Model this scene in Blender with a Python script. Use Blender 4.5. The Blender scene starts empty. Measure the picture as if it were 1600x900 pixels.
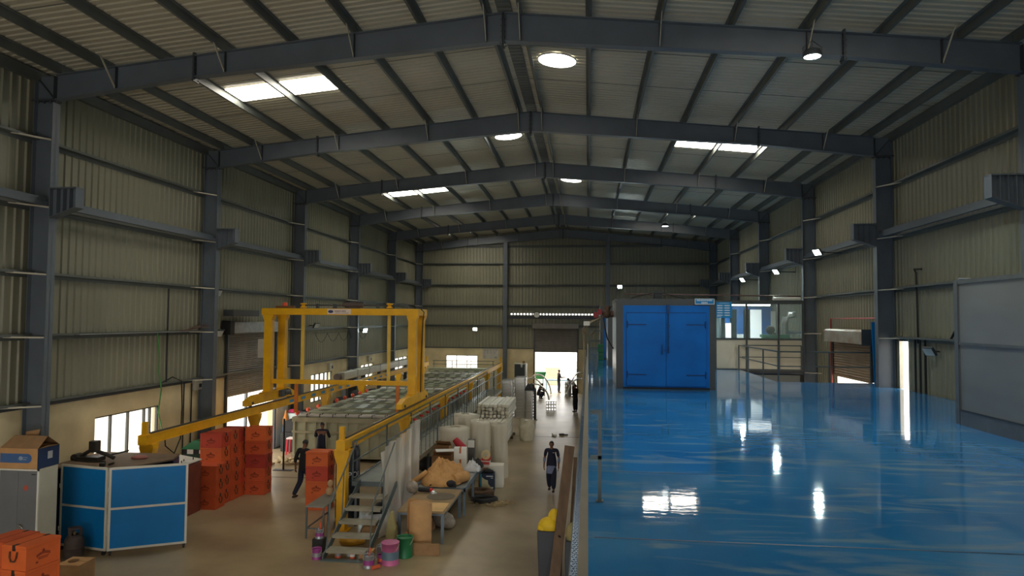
import bpy, math, random
from math import sin, cos, pi, radians
from mathutils import Vector, Matrix
random.seed(7)
S = bpy.context.scene
COL = S.collection

# ------------------------------------------------------------------ camera
EYE = Vector((0, 0, 5.5))
YAW, PITCH, ROLL = 0.1080, 0.0447, 0.0070
cy, sy = cos(YAW), sin(YAW)
fw = Vector((-sy*cos(PITCH), cy*cos(PITCH), sin(PITCH)))
r0 = Vector((cy, sy, 0)); u0 = r0.cross(fw)
r1 = r0*cos(ROLL) + u0*sin(ROLL); u1 = -r0*sin(ROLL) + u0*cos(ROLL)
cam = bpy.data.cameras.new('camera'); cam.sensor_width = 36; cam.lens = 1100.8/1600*36
cam.clip_start = 0.05; cam.clip_end = 500
camo = bpy.data.objects.new('camera', cam); COL.objects.link(camo)
M = Matrix((r1, u1, -fw)).transposed().to_4x4(); M.translation = EYE
camo.matrix_world = M
S.camera = camo

# ------------------------------------------------------------------ world, exposure, daylight openings
S.view_settings.view_transform = 'Standard'; S.view_settings.look = 'None'
S.view_settings.gamma = 1; S.view_settings.use_curve_mapping = False
S.view_settings.exposure = 0.1
WORLD = 5.0
SKYLIGHT = 19.0
LAMP = 1.9
w = bpy.data.worlds.new('sky'); S.world = w; w.use_nodes = True
bg = w.node_tree.nodes['Background']; bg.inputs[0].default_value = (1.0, 0.97, 0.92, 1); bg.inputs[1].default_value = WORLD

def portal(loc, sx, sy_, d):
    l = bpy.data.lights.new('daylight_portal', 'AREA'); l.shape = 'RECTANGLE'; l.size = sx; l.size_y = sy_
    l.cycles.is_portal = True
    o = bpy.data.objects.new('daylight_portal', l); o.location = loc
    o.rotation_euler = Vector(d).to_track_quat('-Z', 'Y').to_euler(); COL.objects.link(o)
# portals only tell the renderer where the sky can be seen through the wall openings
portal((-2.4, 53.6, 1.6), 3.1, 3.2, (0, -1, 0))
portal((-9.6, 53.6, 2.0), 2.4, 1.5, (0, -1, 0))
portal((-13.7, 26.6, 1.3), 2.7, 3.9, (1, 0, 0))
portal((-13.7, 19.2, 2.1), 1.4, 2.8, (1, 0, 0))
portal((9.9, 26.2, 1.8), 3.6, 3.6, (-1, 0, 0))
portal((-1.9, -8.0, 2.1), 22.4, 4.3, (0, 1, 0))  # unseen low front opening, shaped to let daylight in

# ------------------------------------------------------------------ materials
def lin(r, g, b):
    f = lambda c: (c/255/12.92) if c <= 10 else ((c/255+0.055)/1.055)**2.4
    return (f(r), f(g), f(b), 1)
MATS = {}
def mat(name, rgb, rough=0.5, metal=0.0, var=0.12, scale=3.0, bump=0.0, bscale=None, spec=0.5, stretch=(1, 1, 1), rvar=0.0, dirt=None, coord='Object', detail=5):
    if name in MATS: return MATS[name]
    m = bpy.data.materials.new(name); m.use_nodes = True; nt = m.node_tree; N = nt.nodes; L = nt.links
    b = N['Principled BSDF']; b.inputs['Roughness'].default_value = rough; b.inputs['Metallic'].default_value = metal
    b.inputs['Specular IOR Level'].default_value = spec
    c = lin(*rgb)
    tc = N.new('ShaderNodeTexCoord'); mp = N.new('ShaderNodeMapping'); mp.inputs['Scale'].default_value = stretch
    L.new(tc.outputs[coord], mp.inputs['Vector'])
    nz = N.new('ShaderNodeTexNoise'); nz.inputs['Scale'].default_value = scale; nz.inputs['Detail'].default_value = detail
    L.new(mp.outputs[0], nz.inputs['Vector'])
    rp = N.new('ShaderNodeValToRGB'); rp.color_ramp.elements[0].position = 0.3; rp.color_ramp.elements[1].position = 0.7
    d2 = tuple(min(1, x*(1+var)) for x in c[:3]) + (1,)
    d1 = lin(*dirt) if dirt else tuple(x*(1-var) for x in c[:3]) + (1,)
    rp.color_ramp.elements[0].color = d1; rp.color_ramp.elements[1].color = d2
    L.new(nz.outputs['Fac'], rp.inputs['Fac']); L.new(rp.outputs['Color'], b.inputs['Base Color'])
    if rvar:
        mr = N.new('ShaderNodeMapRange'); mr.inputs['To Min'].default_value = max(0.02, rough-rvar); mr.inputs['To Max'].default_value = rough+rvar
        L.new(nz.outputs['Fac'], mr.inputs['Value']); L.new(mr.outputs[0], b.inputs['Roughness'])
    if bump:
        n2 = N.new('ShaderNodeTexNoise'); n2.inputs['Scale'].default_value = bscale or scale*6; n2.inputs['Detail'].default_value = 4
        L.new(mp.outputs[0], n2.inputs['Vector'])
        bp = N.new('ShaderNodeBump'); bp.inputs['Strength'].default_value = bump; bp.inputs['Distance'].default_value = 0.02
        L.new(n2.outputs['Fac'], bp.inputs['Height']); L.new(bp.outputs['Normal'], b.inputs['Normal'])
    MATS[name] = m
    return m
def emit(name, rgb, strength):
    if name in MATS: return MATS[name]
    m = bpy.data.materials.new(name); m.use_nodes = True; nt = m.node_tree
    b = nt.nodes['Principled BSDF']; b.inputs['Base Color'].default_value = (.8, .8, .8, 1)
    b.inputs['Emission Color'].default_value = rgb + (1,); b.inputs['Emission Strength'].default_value = strength
    MATS[name] = m; return m
def clear(name, rgb, alpha, rough=0.1, translucent=False):
    """thin sheet: part of the light goes straight through, the rest is reflected or scattered"""
    m = bpy.data.materials.new(name); m.use_nodes = True; nt = m.node_tree; N = nt.nodes; L = nt.links
    b = N['Principled BSDF']; b.inputs['Base Color'].default_value = lin(*rgb); b.inputs['Roughness'].default_value = rough
    tr = N.new('ShaderNodeBsdfTransparent'); mx = N.new('ShaderNodeMixShader'); mx.inputs[0].default_value = alpha
    L.new(tr.outputs[0], mx.inputs[1])
    if translucent:
        tl = N.new('ShaderNodeBsdfTranslucent'); tl.inputs[0].default_value = lin(*rgb)
        m2 = N.new('ShaderNodeMixShader'); m2.inputs[0].default_value = 0.4
        L.new(b.outputs[0], m2.inputs[1]); L.new(tl.outputs[0], m2.inputs[2]); L.new(m2.outputs[0], mx.inputs[2])
    else:
        L.new(b.outputs[0], mx.inputs[2])
    L.new(mx.outputs[0], N['Material Output'].inputs[0])
    MATS[name] = m; return m

STEEL = mat('painted_steel', (92, 100, 108), 0.42, var=0.10, scale=1.5)
STEELD = mat('dark_painted_steel', (62, 66, 70), 0.45, var=0.12, scale=2)
PURL = mat('purlin_steel', (92, 96, 92), 0.5, var=0.15, scale=1.2)
GALV = mat('galvanised_strip', (196, 190, 170), 0.45, var=0.1, scale=4)
CLAD = mat('wall_cladding', (134, 132, 112), 0.5, var=0.10, scale=0.8, stretch=(1, 1, .35))
ROOF = mat('roof_sheet', (176, 171, 151), 0.42, var=0.08, scale=0.6)
CREAM = mat('cream_plaster', (222, 207, 166), 0.75, var=0.08, scale=0.9, dirt=(196, 180, 142), bump=0.08)
SHUT = mat('shutter_steel', (122, 118, 112), 0.5, var=0.12, scale=3)
SHUTR = mat('brown_shutter_steel', (158, 136, 112), 0.5, var=0.12, scale=3)
YEL = mat('crane_yellow', (236, 180, 22), 0.42, var=0.05, scale=2.5, dirt=(222, 164, 22), spec=.35)
DARK = mat('black_rubber', (28, 28, 29), 0.6, var=0.2)
BLUEP = mat('blue_panel', (0, 112, 178), 0.45, var=0.05, scale=2, spec=.25)
OVEN = mat('oven_blue', (0, 112, 200), 0.5, var=0.06, scale=1.2, dirt=(0, 100, 182), spec=.3)
OVENL = mat('oven_blue_dark', (4, 58, 112), 0.5)
OVENF = mat('oven_grey_frame', (78, 80, 80), 0.5, var=0.08)
WHITE = mat('white_paint', (226, 226, 218), 0.4, var=0.05)
ALU = mat('aluminium', (214, 214, 210), 0.25, 0.7, var=0.08)
KRAFT = mat('kraft_card', (190, 146, 98), 0.85, var=0.10, scale=4)
CARD = mat('brown_card', (150, 116, 80), 0.85, var=0.14, scale=5)
BURLAP = mat('burlap', (200, 152, 96), 0.95, var=0.12, scale=6, bump=0.5, bscale=90)
WOOD = mat('timber', (112, 90, 70), 0.8, var=0.25, scale=6, stretch=(1, 1, .12), bump=0.2)
RAIL = mat('rail_paint', (82, 94, 96), 0.45, var=0.1)
TANK = mat('tank_grey', (164, 158, 132), 0.5, var=0.08, scale=2, dirt=(142, 138, 112))
TANKG = mat('tank_olive', (164, 166, 140), 0.5, var=0.12, scale=2)
LIQ = mat('tank_liquid', (52, 58, 48), 0.35, var=0.2)
RED = mat('red_plastic', (205, 40, 36), 0.4, var=0.1)
ORK = mat('orange_knob', (226, 84, 50), 0.4, var=0.1)
GRN = mat('green_paint', (36, 116, 72), 0.45, var=0.12)
SKIN = mat('skin', (120, 78, 56), 0.55, var=0.05)
HAIR = mat('black_hair', (20, 17, 16), 0.5, var=0.2)
NAVY = mat('navy_cloth', (26, 30, 52), 0.85, var=0.15, scale=8)
BLACKC = mat('black_cloth', (22, 22, 26), 0.85, var=0.15, scale=8)
GREYC = mat('grey_blue_cloth', (120, 130, 160), 0.85, var=0.12, scale=8)
WHITEC = mat('white_cloth', (212, 212, 214), 0.85, var=0.06, scale=8)
SHOE = mat('dark_shoe', (34, 26, 24), 0.6)
WRAP = clear('plastic_wrap', (222, 216, 200), 0.86, 0.28, True)
SHEET = clear('clear_plastic_sheet', (246, 242, 232), 0.58, 0.2, True)
GLASS = clear('pane_glass', (190, 215, 212), 0.16, 0.03)
PROF = mat('white_profile', (226, 222, 208), 0.5, var=0.07, scale=3)

# ------------------------------------------------------------------ mesh builder
class MB:
    def __init__(s): s.v = []; s.f = []; s.m = []; s.s = []
    def add(s, vs, fs, m=0, smooth=False, X=None):
        o = len(s.v)
        s.v += [tuple(X @ Vector(v)) if X else tuple(v) for v in vs]
        for f in fs: s.f.append([i+o for i in f]); s.m.append(m); s.s.append(smooth)
        return s
    def box(s, x0, x1, y0, y1, z0, z1, m=0, X=None):
        vs = [(x0, y0, z0), (x1, y0, z0), (x1, y1, z0), (x0, y1, z0), (x0, y0, z1), (x1, y0, z1), (x1, y1, z1), (x0, y1, z1)]
        return s.add(vs, [(3, 2, 1, 0), (4, 5, 6, 7), (0, 1, 5, 4), (1, 2, 6, 5), (2, 3, 7, 6), (3, 0, 4, 7)], m, False, X)
    def bar(s, p0, p1, w, h, up=(0, 0, 1), m=0):
        p0, p1 = Vector(p0), Vector(p1); d = (p1-p0).normalized(); u = Vector(up)
        if abs(d.dot(u)) > .98: u = Vector((0, 1, 0)) if abs(d.y) < .9 else Vector((1, 0, 0))
        a = d.cross(u).normalized()*w/2; b = a.cross(d).normalized()*h/2
        vs = [p0-a-b, p0+a-b, p0+a+b, p0-a+b, p1-a-b, p1+a-b, p1+a+b, p1-a+b]
        return s.add(vs, [(0, 1, 2, 3), (7, 6, 5, 4), (0, 4, 5, 1), (1, 5, 6, 2), (2, 6, 7, 3), (3, 7, 4, 0)], m)
    def cyl(s, p0, p1, r, r2=None, n=12, m=0, smooth=True, caps=True):
        p0, p1 = Vector(p0), Vector(p1); r2 = r if r2 is None else r2; d = (p1-p0).normalized()
        u = Vector((0, 0, 1)) if abs(d.z) < .9 else Vector((1, 0, 0)); a = d.cross(u).normalized(); b = d.cross(a)
        vs = [p0+(a*cos(t)+b*sin(t))*r for t in [2*pi*i/n for i in range(n)]] + [p1+(a*cos(t)+b*sin(t))*r2 for t in [2*pi*i/n for i in range(n)]]
        s.add(vs, [(i, n+i, n+(i+1) % n, (i+1) % n) for i in range(n)], m, smooth)
        if caps:
            s.add(vs[:n], [tuple(range(n))], m); s.add(vs[n:], [tuple(reversed(range(n)))], m)
        return s
    def tube(s, pts, r, n=8, m=0):
        pts = [Vector(p) for p in pts]; k = len(pts); rings = []
        for i, p in enumerate(pts):
            d = (pts[min(i+1, k-1)]-pts[max(i-1, 0)]).normalized()
            u = Vector((0, 0, 1)) if abs(d.z) < .85 else Vector((1, 0, 0))
            a = d.cross(u).normalized(); b = d.cross(a)
            rr = r[i] if isinstance(r, (list, tuple)) else r
            rings.append([p+(a*cos(t)+b*sin(t))*rr for t in [2*pi*j/n for j in range(n)]])
        vs = [v for R in rings for v in R]
        fs = [(i*n+j, (i+1)*n+j, (i+1)*n+(j+1) % n, i*n+(j+1) % n) for i in range(k-1) for j in range(n)]
        s.add(vs, fs, m, True); s.add(rings[0], [tuple(range(n))], m); s.add(rings[-1], [tuple(reversed(range(n)))], m)
        return s
    def lathe(s, prof, c=(0, 0, 0), n=20, m=0, smooth=True):
        c = Vector(c); vs = [c+Vector((r*cos(2*pi*j/n), r*sin(2*pi*j/n), z)) for r, z in prof for j in range(n)]
        k = len(prof)
        fs = [(i*n+j, i*n+(j+1) % n, (i+1)*n+(j+1) % n, (i+1)*n+j) for i in range(k-1) for j in range(n)]
        s.add(vs, fs, m, smooth); s.add(vs[:n], [tuple(reversed(range(n)))], m); s.add(vs[-n:], [tuple(range(n))], m)
        return s
    def ball(s, c, r, n=10, m=0):
        c = Vector(c); r = Vector(r) if not isinstance(r, (int, float)) else Vector((r, r, r)); vs = []
        k = n//2
        for i in range(k+1):
            t = pi*i/k
            for j in range(n):
                p = 2*pi*j/n; vs.append((c.x+r.x*sin(t)*cos(p), c.y+r.y*sin(t)*sin(p), c.z-r.z*cos(t)))
        return s.add(vs, [(i*n+j, i*n+(j+1) % n, (i+1)*n+(j+1) % n, (i+1)*n+j) for i in range(k) for j in range(n)], m, True)
    def prism(s, poly, lo, hi, axis='y', m=0):
        """poly in the plane across the axis: (x,z) for y, (y,z) for x, (x,y) for z"""
        f = {'y': lambda p, t: (p[0], t, p[1]), 'x': lambda p, t: (t, p[0], p[1]), 'z': lambda p, t: (p[0], p[1], t)}[axis]
        n = len(poly); vs = [f(p, lo) for p in poly] + [f(p, hi) for p in poly]
        return s.add(vs, [tuple(range(n)), tuple(reversed(range(n, 2*n)))] + [(i, n+i, n+(i+1) % n, (i+1) % n) for i in range(n)], m)
    def build(s, name, mats, parent=None, loc=None, rz=0, bevel=0, kind=None, sub=0):
        me = bpy.data.meshes.new(name); me.from_pydata(s.v, [], s.f)
        for x in (mats if isinstance(mats, (list, tuple)) else [mats]): me.materials.append(x)
        me.polygons.foreach_set('material_index', s.m); me.polygons.foreach_set('use_smooth', s.s); me.update()
        import bmesh
        bm = bmesh.new(); bm.from_mesh(me); bmesh.ops.recalc_face_normals(bm, faces=bm.faces); bm.to_mesh(me); bm.free()
        o = bpy.data.objects.new(name, me); COL.objects.link(o)
        if parent: o.parent = parent
        if loc is not None: o.location = loc
        if rz: o.rotation_euler.z = rz
        if bevel:
            b = o.modifiers.new('bevel', 'BEVEL'); b.width = bevel; b.segments = 2; b.limit_method = 'ANGLE'
        if sub:
            b = o.modifiers.new('sub', 'SUBSURF'); b.levels = sub; b.render_levels = sub
        if kind: o['kind'] = kind
        return o
def tag(o, label, cat, group=None, kind=None):
    o['label'] = label; o['category'] = cat
    if group: o['group'] = group
    if kind: o['kind'] = kind
    return o
def thing(name, label, cat, loc=(0, 0, 0), rz=0, group=None, kind=None):
    o = bpy.data.objects.new(name, None); o.empty_display_size = .1; COL.objects.link(o)
    o.location = loc; o.rotation_euler.z = rz
    return tag(o, label, cat, group, kind)
def dup(o, loc=None, rz=None, label=None, parent=None):
    c = o.copy(); COL.objects.link(c)
    if parent: c.parent = parent
    if loc is not None: c.location = loc
    if rz is not None: c.rotation_euler.z = rz
    if label: c['label'] = label
    for ch in o.children: dup(ch, parent=c)
    return c
ORD = ['first', 'second', 'third', 'fourth', 'fifth', 'sixth', 'seventh', 'eighth', 'ninth', 'tenth', 'eleventh', 'twelfth', 'thirteenth', 'fourteenth', 'fifteenth', 'sixteenth', 'seventeenth', 'eighteenth', 'nineteenth', 'twentieth']

# ------------------------------------------------------------------ setting dimensions
XL, XR, XM = -12.63, 8.84, -1.895          # inner column faces, ridge line
WL, WR = -13.2, 9.42                       # wall planes
FY = [7.85+7.5*i for i in range(7)]        # portal frames (first one behind the view)
YB = 53.15                                 # back wall
Y0 = -7.5
MZ = 3.5                                   # mezzanine level
ztop = lambda x: 12.33-0.1*abs(x-XM)       # top of rafters
zsheet = lambda x: ztop(x)+0.21

# ------------------------------------------------------------------ floor
def floor_material():
    m = bpy.data.materials.new('polished_concrete'); m.use_nodes = True; nt = m.node_tree; N = nt.nodes; L = nt.links
    b = N['Principled BSDF']
    tc = N.new('ShaderNodeTexCoord')
    n1 = N.new('ShaderNodeTexNoise'); n1.inputs['Scale'].default_value = .35; n1.inputs['Detail'].default_value = 8
    n2 = N.new('ShaderNodeTexNoise'); n2.inputs['Scale'].default_value = 3; n2.inputs['Detail'].default_value = 8
    for n in (n1, n2): L.new(tc.outputs['Object'], n.inputs['Vector'])
    r1_ = N.new('ShaderNodeValToRGB'); r1_.color_ramp.elements[0].color = lin(138, 120, 92); r1_.color_ramp.elements[1].color = lin(176, 158, 124)
    r1_.color_ramp.elements[0].position = .35; r1_.color_ramp.elements[1].position = .65
    r2_ = N.new('ShaderNodeValToRGB'); r2_.color_ramp.elements[0].color = (.9, .9, .9, 1); r2_.color_ramp.elements[1].color = (1, 1, 1, 1)
    r2_.color_ramp.elements[0].position = .35; r2_.color_ramp.elements[1].position = .6
    mx = N.new('ShaderNodeMix'); mx.data_type = 'RGBA'; mx.blend_type = 'MULTIPLY'; mx.inputs[0].default_value = 1
    L.new(n1.outputs[0], r1_.inputs[0]); L.new(n2.outputs[0], r2_.inputs[0])
    L.new(r1_.outputs[0], mx.inputs[6]); L.new(r2_.outputs[0], mx.inputs[7]); L.new(mx.outputs[2], b.inputs['Base Color'])
    mr = N.new('ShaderNodeMapRange'); mr.inputs['To Min'].default_value = .26; mr.inputs['To Max'].default_value = .42
    L.new(n2.outputs[0], mr.inputs[0]); L.new(mr.outputs[0], b.inputs['Roughness'])
    bp = N.new('ShaderNodeBump'); bp.inputs['Strength'].default_value = .05; bp.inputs['Distance'].default_value = .02
    L.new(n2.outputs[0], bp.inputs['Height']); L.new(bp.outputs[0], b.inputs['Normal'])
    return m
FLOOR = floor_material()
f = MB().box(WL-.3, WR+.3, Y0-.5, YB+.3, -.2, 0).build('floor', FLOOR, kind='structure')
tag(f, 'worn tan concrete ground floor of the hall', 'floor')
jm = mat('floor_joint', (70, 62, 50), .9)
for i, (y, x0, x1) in enumerate([(33.4, -5.0, -.3), (23.6, -11, -7)]):
    o = MB().box(x0, x1, y, y+.05, 0.0005, .003).build('trim_%d' % (i+1), jm, kind='structure')
    tag(o, ['dark joint line across the aisle floor beyond the walking woman', 'dark joint line in the floor beside the orange crates'][i], 'floor joint')
OUT = mat('outside_concrete', (205, 198, 186), .9)
o = MB().box(-40, 40, YB+.31, 95, -.25, -.02).box(-40, WL-.31, -20, YB+.3, -.25, -.02).box(WR+.31, 40, -20, YB+.3, -.25, -.02).build('ground_outside', OUT, kind='structure')
tag(o, 'pale sunlit ground outside the open doors', 'ground')

# ------------------------------------------------------------------ walls
def wall_cells(name, axis, p0, p1, a0, a1, z0, z1, holes, m):
    A = sorted({a0, a1, *[h[0] for h in holes], *[h[1] for h in holes]}); Z = sorted({z0, z1, *[h[2] for h in holes], *[h[3] for h in holes]})
    b = MB()
    for i in range(len(A)-1):
        for j in range(len(Z)-1):
            ca, cz = (A[i]+A[i+1])/2, (Z[j]+Z[j+1])/2
            if any(h[0] < ca < h[1] and h[2] < cz < h[3] for h in holes): continue
            if axis == 'y': b.box(p0, p1, A[i], A[i+1], Z[j], Z[j+1])
            else: b.box(A[i], A[i+1], p0, p1, Z[j], Z[j+1])
    return b.build(name, m, kind='structure')
def corrugated(b, axis, p, a0, a1, z0, zt, d=.035, per=.25, sgn=1, m=0):
    """ribbed sheet standing on plane p, ribs pointing into the hall by sgn*d"""
    n = max(1, round((a1-a0)/per)); st = (a1-a0)/n; prof = []
    for i in range(n):
        a = a0+i*st
        prof += [(a, 0), (a+.66*st, 0), (a+.76*st, d), (a+.90*st, d)]
    prof.append((a1, 0))
    vs = []
    for a, off in prof:
        q = p+sgn*off
        for z in (z0(a) if callable(z0) else z0, zt(a) if callable(zt) else zt):
            vs.append((q, a, z) if axis == 'y' else (a, q, z))
    b.add(vs, [(2*i, 2*i+2, 2*i+3, 2*i+1) for i in range(len(prof)-1)], m)
HL = [(17.8, 20.65, 1.42, 2.78), (24.65, 28.6, -1, 3.3), (32.7, 35.5, 1.42, 2.78), (40.2, 42.7, 1.42, 2.78), (47.4, 51.0, 1.42, 2.78)]
HL = [(a, b_, max(0, c), d) for a, b_, c, d in HL]
o = wall_cells('wall_left', 'y', WL-.22, WL, Y0, YB+.2, 0, 3.38, HL, CREAM); tag(o, 'cream plastered lower wall on the left with windows and a shutter door', 'wall')
b = MB(); corrugated(b, 'y', WL-.03, Y0, YB, 3.38, zsheet(WL)+.03); o = b.build('wall_left_cladding', CLAD, kind='structure'); tag(o, 'ribbed metal cladding above the cream left wall', 'wall')
HB = [(-10.8, -8.35, 1.25, 2.75), (-3.97, -.85, 0, 3.25)]
o = wall_cells('wall_back', 'x', YB, YB+.22, WL-.22, WR+.2, 0, 3.34, HB, CREAM); tag(o, 'cream plastered lower back wall with a window and a tall doorway', 'wall')
b = MB(); zg = lambda x: zsheet(x)+.03
corrugated(b, 'x', YB+.02, WL, -5.95, 3.34, zg, sgn=-1); corrugated(b, 'x', YB+.02, .35, WR, 3.34, zg, sgn=-1)
corrugated(b, 'x', YB+.02, -5.95, .35, 3.34, 5.86, sgn=-1); corrugated(b, 'x', YB+.02, -5.95, .35, 5.96, zg, sgn=-1)
for i in range(26): b.box(-5.95+i*.2425, -5.95+i*.2425+.11, YB-.02, YB+.02, 5.85, 5.97)
o = b.build('wall_back_cladding', CLAD, kind='structure'); tag(o, 'ribbed metal cladding of the back gable with a slotted gap above the door', 'wall')
b = MB()
for a0, a1, z0, z1 in [(Y0, 21.9, 0, None), (21.9, 22.55, 0, 3.45), (21.9, 22.55, 5.02, None), (22.55, 24.4, 0, None), (24.4, 28.05, 4.95, None), (28.05, YB, 0, None)]:
    corrugated(b, 'y', WR, a0, a1, z0, zsheet(WR)+.03 if z1 is None else z1, sgn=-1)
o = b.build('wall_right', CLAD, kind='structure'); tag(o, 'ribbed metal cladding of the right wall behind the blue floor', 'wall')

b = MB(); corrugated(b, 'x', Y0, WL, WR, 4.2, zg, sgn=1); o = b.build('wall_front_added', CLAD, kind='structure'); tag(o, 'unseen ribbed metal front gable, added to limit the daylight entering above the front opening', 'wall')  # unseen front gable, added to hold back daylight from behind the camera
# roof sheets
for side, nm in ((-1, 'left'), (1, 'right')):
    b = MB(); xe = WL-.35 if side < 0 else WR+.35
    per = .22; n = int((YB+.3-Y0)/per); prof = []
    for i in range(n):
        a = Y0+i*per; prof += [(a, 0), (a+.6*per, 0), (a+.72*per, .035), (a+.88*per, .035)]
    vs = []
    for a, off in prof:
        for x in (XM, xe): vs.append((x, a, zsheet(x)+off))
    b.add(vs, [(2*i, 2*i+2, 2*i+3, 2*i+1) for i in range(len(prof)-1)])
    b.add([(XM, Y0, zsheet(XM)+.08), (xe, Y0, zsheet(xe)+.08), (xe, YB+.3, zsheet(xe)+.08), (XM, YB+.3, zsheet(XM)+.08)], [(0, 1, 2, 3)])
    o = b.build('ceiling_'+nm, ROOF, kind='structure'); tag(o, 'ribbed metal underside of the %s roof slope' % nm, 'ceiling')
    # sheet lap lines
b = MB().box(XM-.17, XM+.17, Y0, YB, zsheet(XM)-.045, zsheet(XM)-.025)
for i in range(int((YB-Y0)/.22)): b.box(XM-.16, XM+.16, Y0+i*.22, Y0+i*.22+.05, zsheet(XM)-.06, zsheet(XM)-.045)
tag(b.build('trim_3', PURL, kind='structure'), 'ribbed ridge capping strip along the top of the roof', 'ridge cap')

b = MB()
for j in range(8):
    for dy in (2.3, 4.8):
        y = Y0+(j*7.5 if j else 0)+dy+(.35 if j else 0)
        if y > YB-1: continue
        for xe in (WL, WR): b.bar((XM, y, zsheet(XM)-.004), (xe, y, zsheet(xe)-.004), .022, .008)
tag(b.build('trim_15', PURL, kind='structure'), 'thin dark lap lines where the roof sheets overlap', 'trim')
# purlins: Z sections, one per bay and line
OFF = [.38, 1.9, 3.42, 4.95, 6.5, 8.05, 9.55, 10.62]
BAYS = [(Y0, FY[0])]+[(FY[i], FY[i+1]) for i in range(6)]
for side, nm in ((-1, 'left'), (1, 'right')):
    for k, off in enumerate(OFF):
        x = XM+side*off; h = .2; z = ztop(x)+.005
        src = None
        for j, (ya, yb) in enumerate(BAYS):
            lab = 'grey steel purlin on the %s roof slope, %s from the ridge, in the %s bay of the roof' % (nm, ORD[k], ORD[j])
            if side < 0: poly = [(x-.035, z), (x+.004, z), (x+.004, z+h-.012), (x+.05, z+h-.012), (x+.05, z+h), (x-.004, z+h), (x-.004, z+.008), (x-.035, z+.008)]
            else: poly = [(x+.035, z), (x-.004, z), (x-.004, z+h-.012), (x-.05, z+h-.012), (x-.05, z+h), (x+.004, z+h), (x+.004, z+.008), (x+.035, z+.008)]
            poly = [(px+(px-x)*.6, pz) for px, pz in poly]
            o = MB().prism(poly, ya+.01, yb-.01).build('roof_purlin', PURL, kind='structure')
            tag(o, lab, 'purlin', 'purlins under the roof sheets')

# portal frames
def zbot(x):
    d = abs(x-XM); w_ = (XR-XL)/2
    if d < 7.25: return 11.68-(11.68-11.09)*d/7.25
    return 11.09-(11.09-10.65)*(d-7.25)/(w_-7.25)
for i, y in enumerate(FY):
    pos = 'frame %s from the front' % 'behind the view' if i == 0 else None
    end = i == 6
    for side, nm in ((-1, 'left'), (1, 'right')):
        xin = XL if side < 0 else XR; xout = xin+side*.5
        which = ('nearest' if i == 1 else 'farthest, against the back gable,' if end else ORD[i-1]+' from the front')
        if i == 0: which = 'first, beside the viewpoint,'
        # column: tapered I section with parts
        c = thing('steel_column', 'dark grey steel I-column on the %s wall, %s' % (nm, which), 'column', (xin, y, 0), group='steel columns along the walls')
        s = side
        zt = ztop(xin)-.02
        q = MB(); q.box(*sorted((0, s*.5)), -.006, .006, 0, zt)
        q.box(*sorted((0, s*.016)), -.12, .12, 0, zt-.66); q.box(*sorted((s*.484, s*.5)), -.12, .12, 0, ztop(xout)-.02)
        q.build('shaft', STEEL, c)
        q = MB(); q.box(*sorted((-s*.02, s*.56)), -.13, .13, 10.62, 10.66); 
        for zz in (10.66,): q.bar((s*.02, -.02, zz), (s*.48, -.02, zt-.05), .02, .1, (0, 1, 0))
        q.box(*sorted((s*.0, s*.012)), -.12, .12, 10.66, zt-.02)
        for k in range(3): q.cyl((s*(.1+.16*k), -.09, 10.56), (s*(.1+.16*k), -.09, 10.62), .025, n=6)
        q.build('knee_plate', STEELD, c)
        q = MB()   # crane bracket
        q.prism([(0, 8.53), (-s*.66, 8.53), (-s*.66, 8.06), (0, 7.82)], -.012, .012, 'y')
        q.box(*sorted((0, -s*.68)), -.14, .14, 8.51, 8.54); q.box(*sorted((-s*.66, -s*.675)), -.14, .14, 8.06, 8.53)
        q.prism([(0, 7.82), (-s*.67, 8.06), (-s*.67, 8.075), (0, 7.835)], -.14, .14, 'y')
        for k in (.18, .34, .5): q.box(*sorted((-s*k, -s*(k+.012))), -.14, .14, 7.84+.36*k, 8.52)
        q.build('crane_bracket', STEEL, c)
        for zz in (9.7, 8.09, 6.5, 5.02, 3.42):
            MB().bar((s*.5, -.75, zz), (s*.04, -.08, zz-.02), .05, .035).build('girt_brace', GALV, c)
        q = MB().box(*sorted((-s*.06, s*.56)), -.18, .18, 0, .025); q.build('base_plate', STEELD, c)
        # rafter
        r = thing('steel_rafter', 'dark grey tapered steel roof rafter on the %s slope, %s' % (nm, which), 'rafter', (0, y, 0), group='steel rafters across the roof')
        xs = [XM, XM+s*7.25, xin+s*.0]
        top = [(x, ztop(x)) for x in xs]; bot = [(x, zbot(x)) for x in xs]
        q = MB()
        q.prism(top+bot[::-1], -.006, .006)
        for P in (top, bot):
            for a_, b_ in zip(P[:-1], P[1:]):
                dz = -.016 if P is top else 0
                q.prism([(a_[0], a_[1]+dz), (b_[0], b_[1]+dz), (b_[0], b_[1]+dz+.016), (a_[0], a_[1]+dz+.016)], -.11, .11)
        q.build('beam', STEEL, r)
        for x in (XM+s*7.25, XM+s*.012):
            q = MB(); q.box(x-.02, x+.02, -.115, .115, zbot(x)-.1, ztop(x)+.06 if abs(x-XM) > 1 else ztop(x)-.01)
            for k in range(5):
                zz = zbot(x)-.05+k*.135
                for yy in (-.08, .08): q.cyl((x-.045, yy, zz), (x+.045, yy, zz), .016, n=6)
            q.build('splice_plate', STEELD, r)
        for k in (0, 2, 4, 6):
            x = XM+s*OFF[k]
            if k == 6: x -= s*.35
            MB().bar((x, -.62, ztop(x)+.06), (x, -.06, zbot(x)+.02), .05, .012, (1, 0, 0)).build('fly_brace', GALV, r)
            MB().box(x-.008, x+.008, -.1, -.006, zbot(x)+.016, ztop(x)-.016).build('stiffener', STEELD, r)
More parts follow.
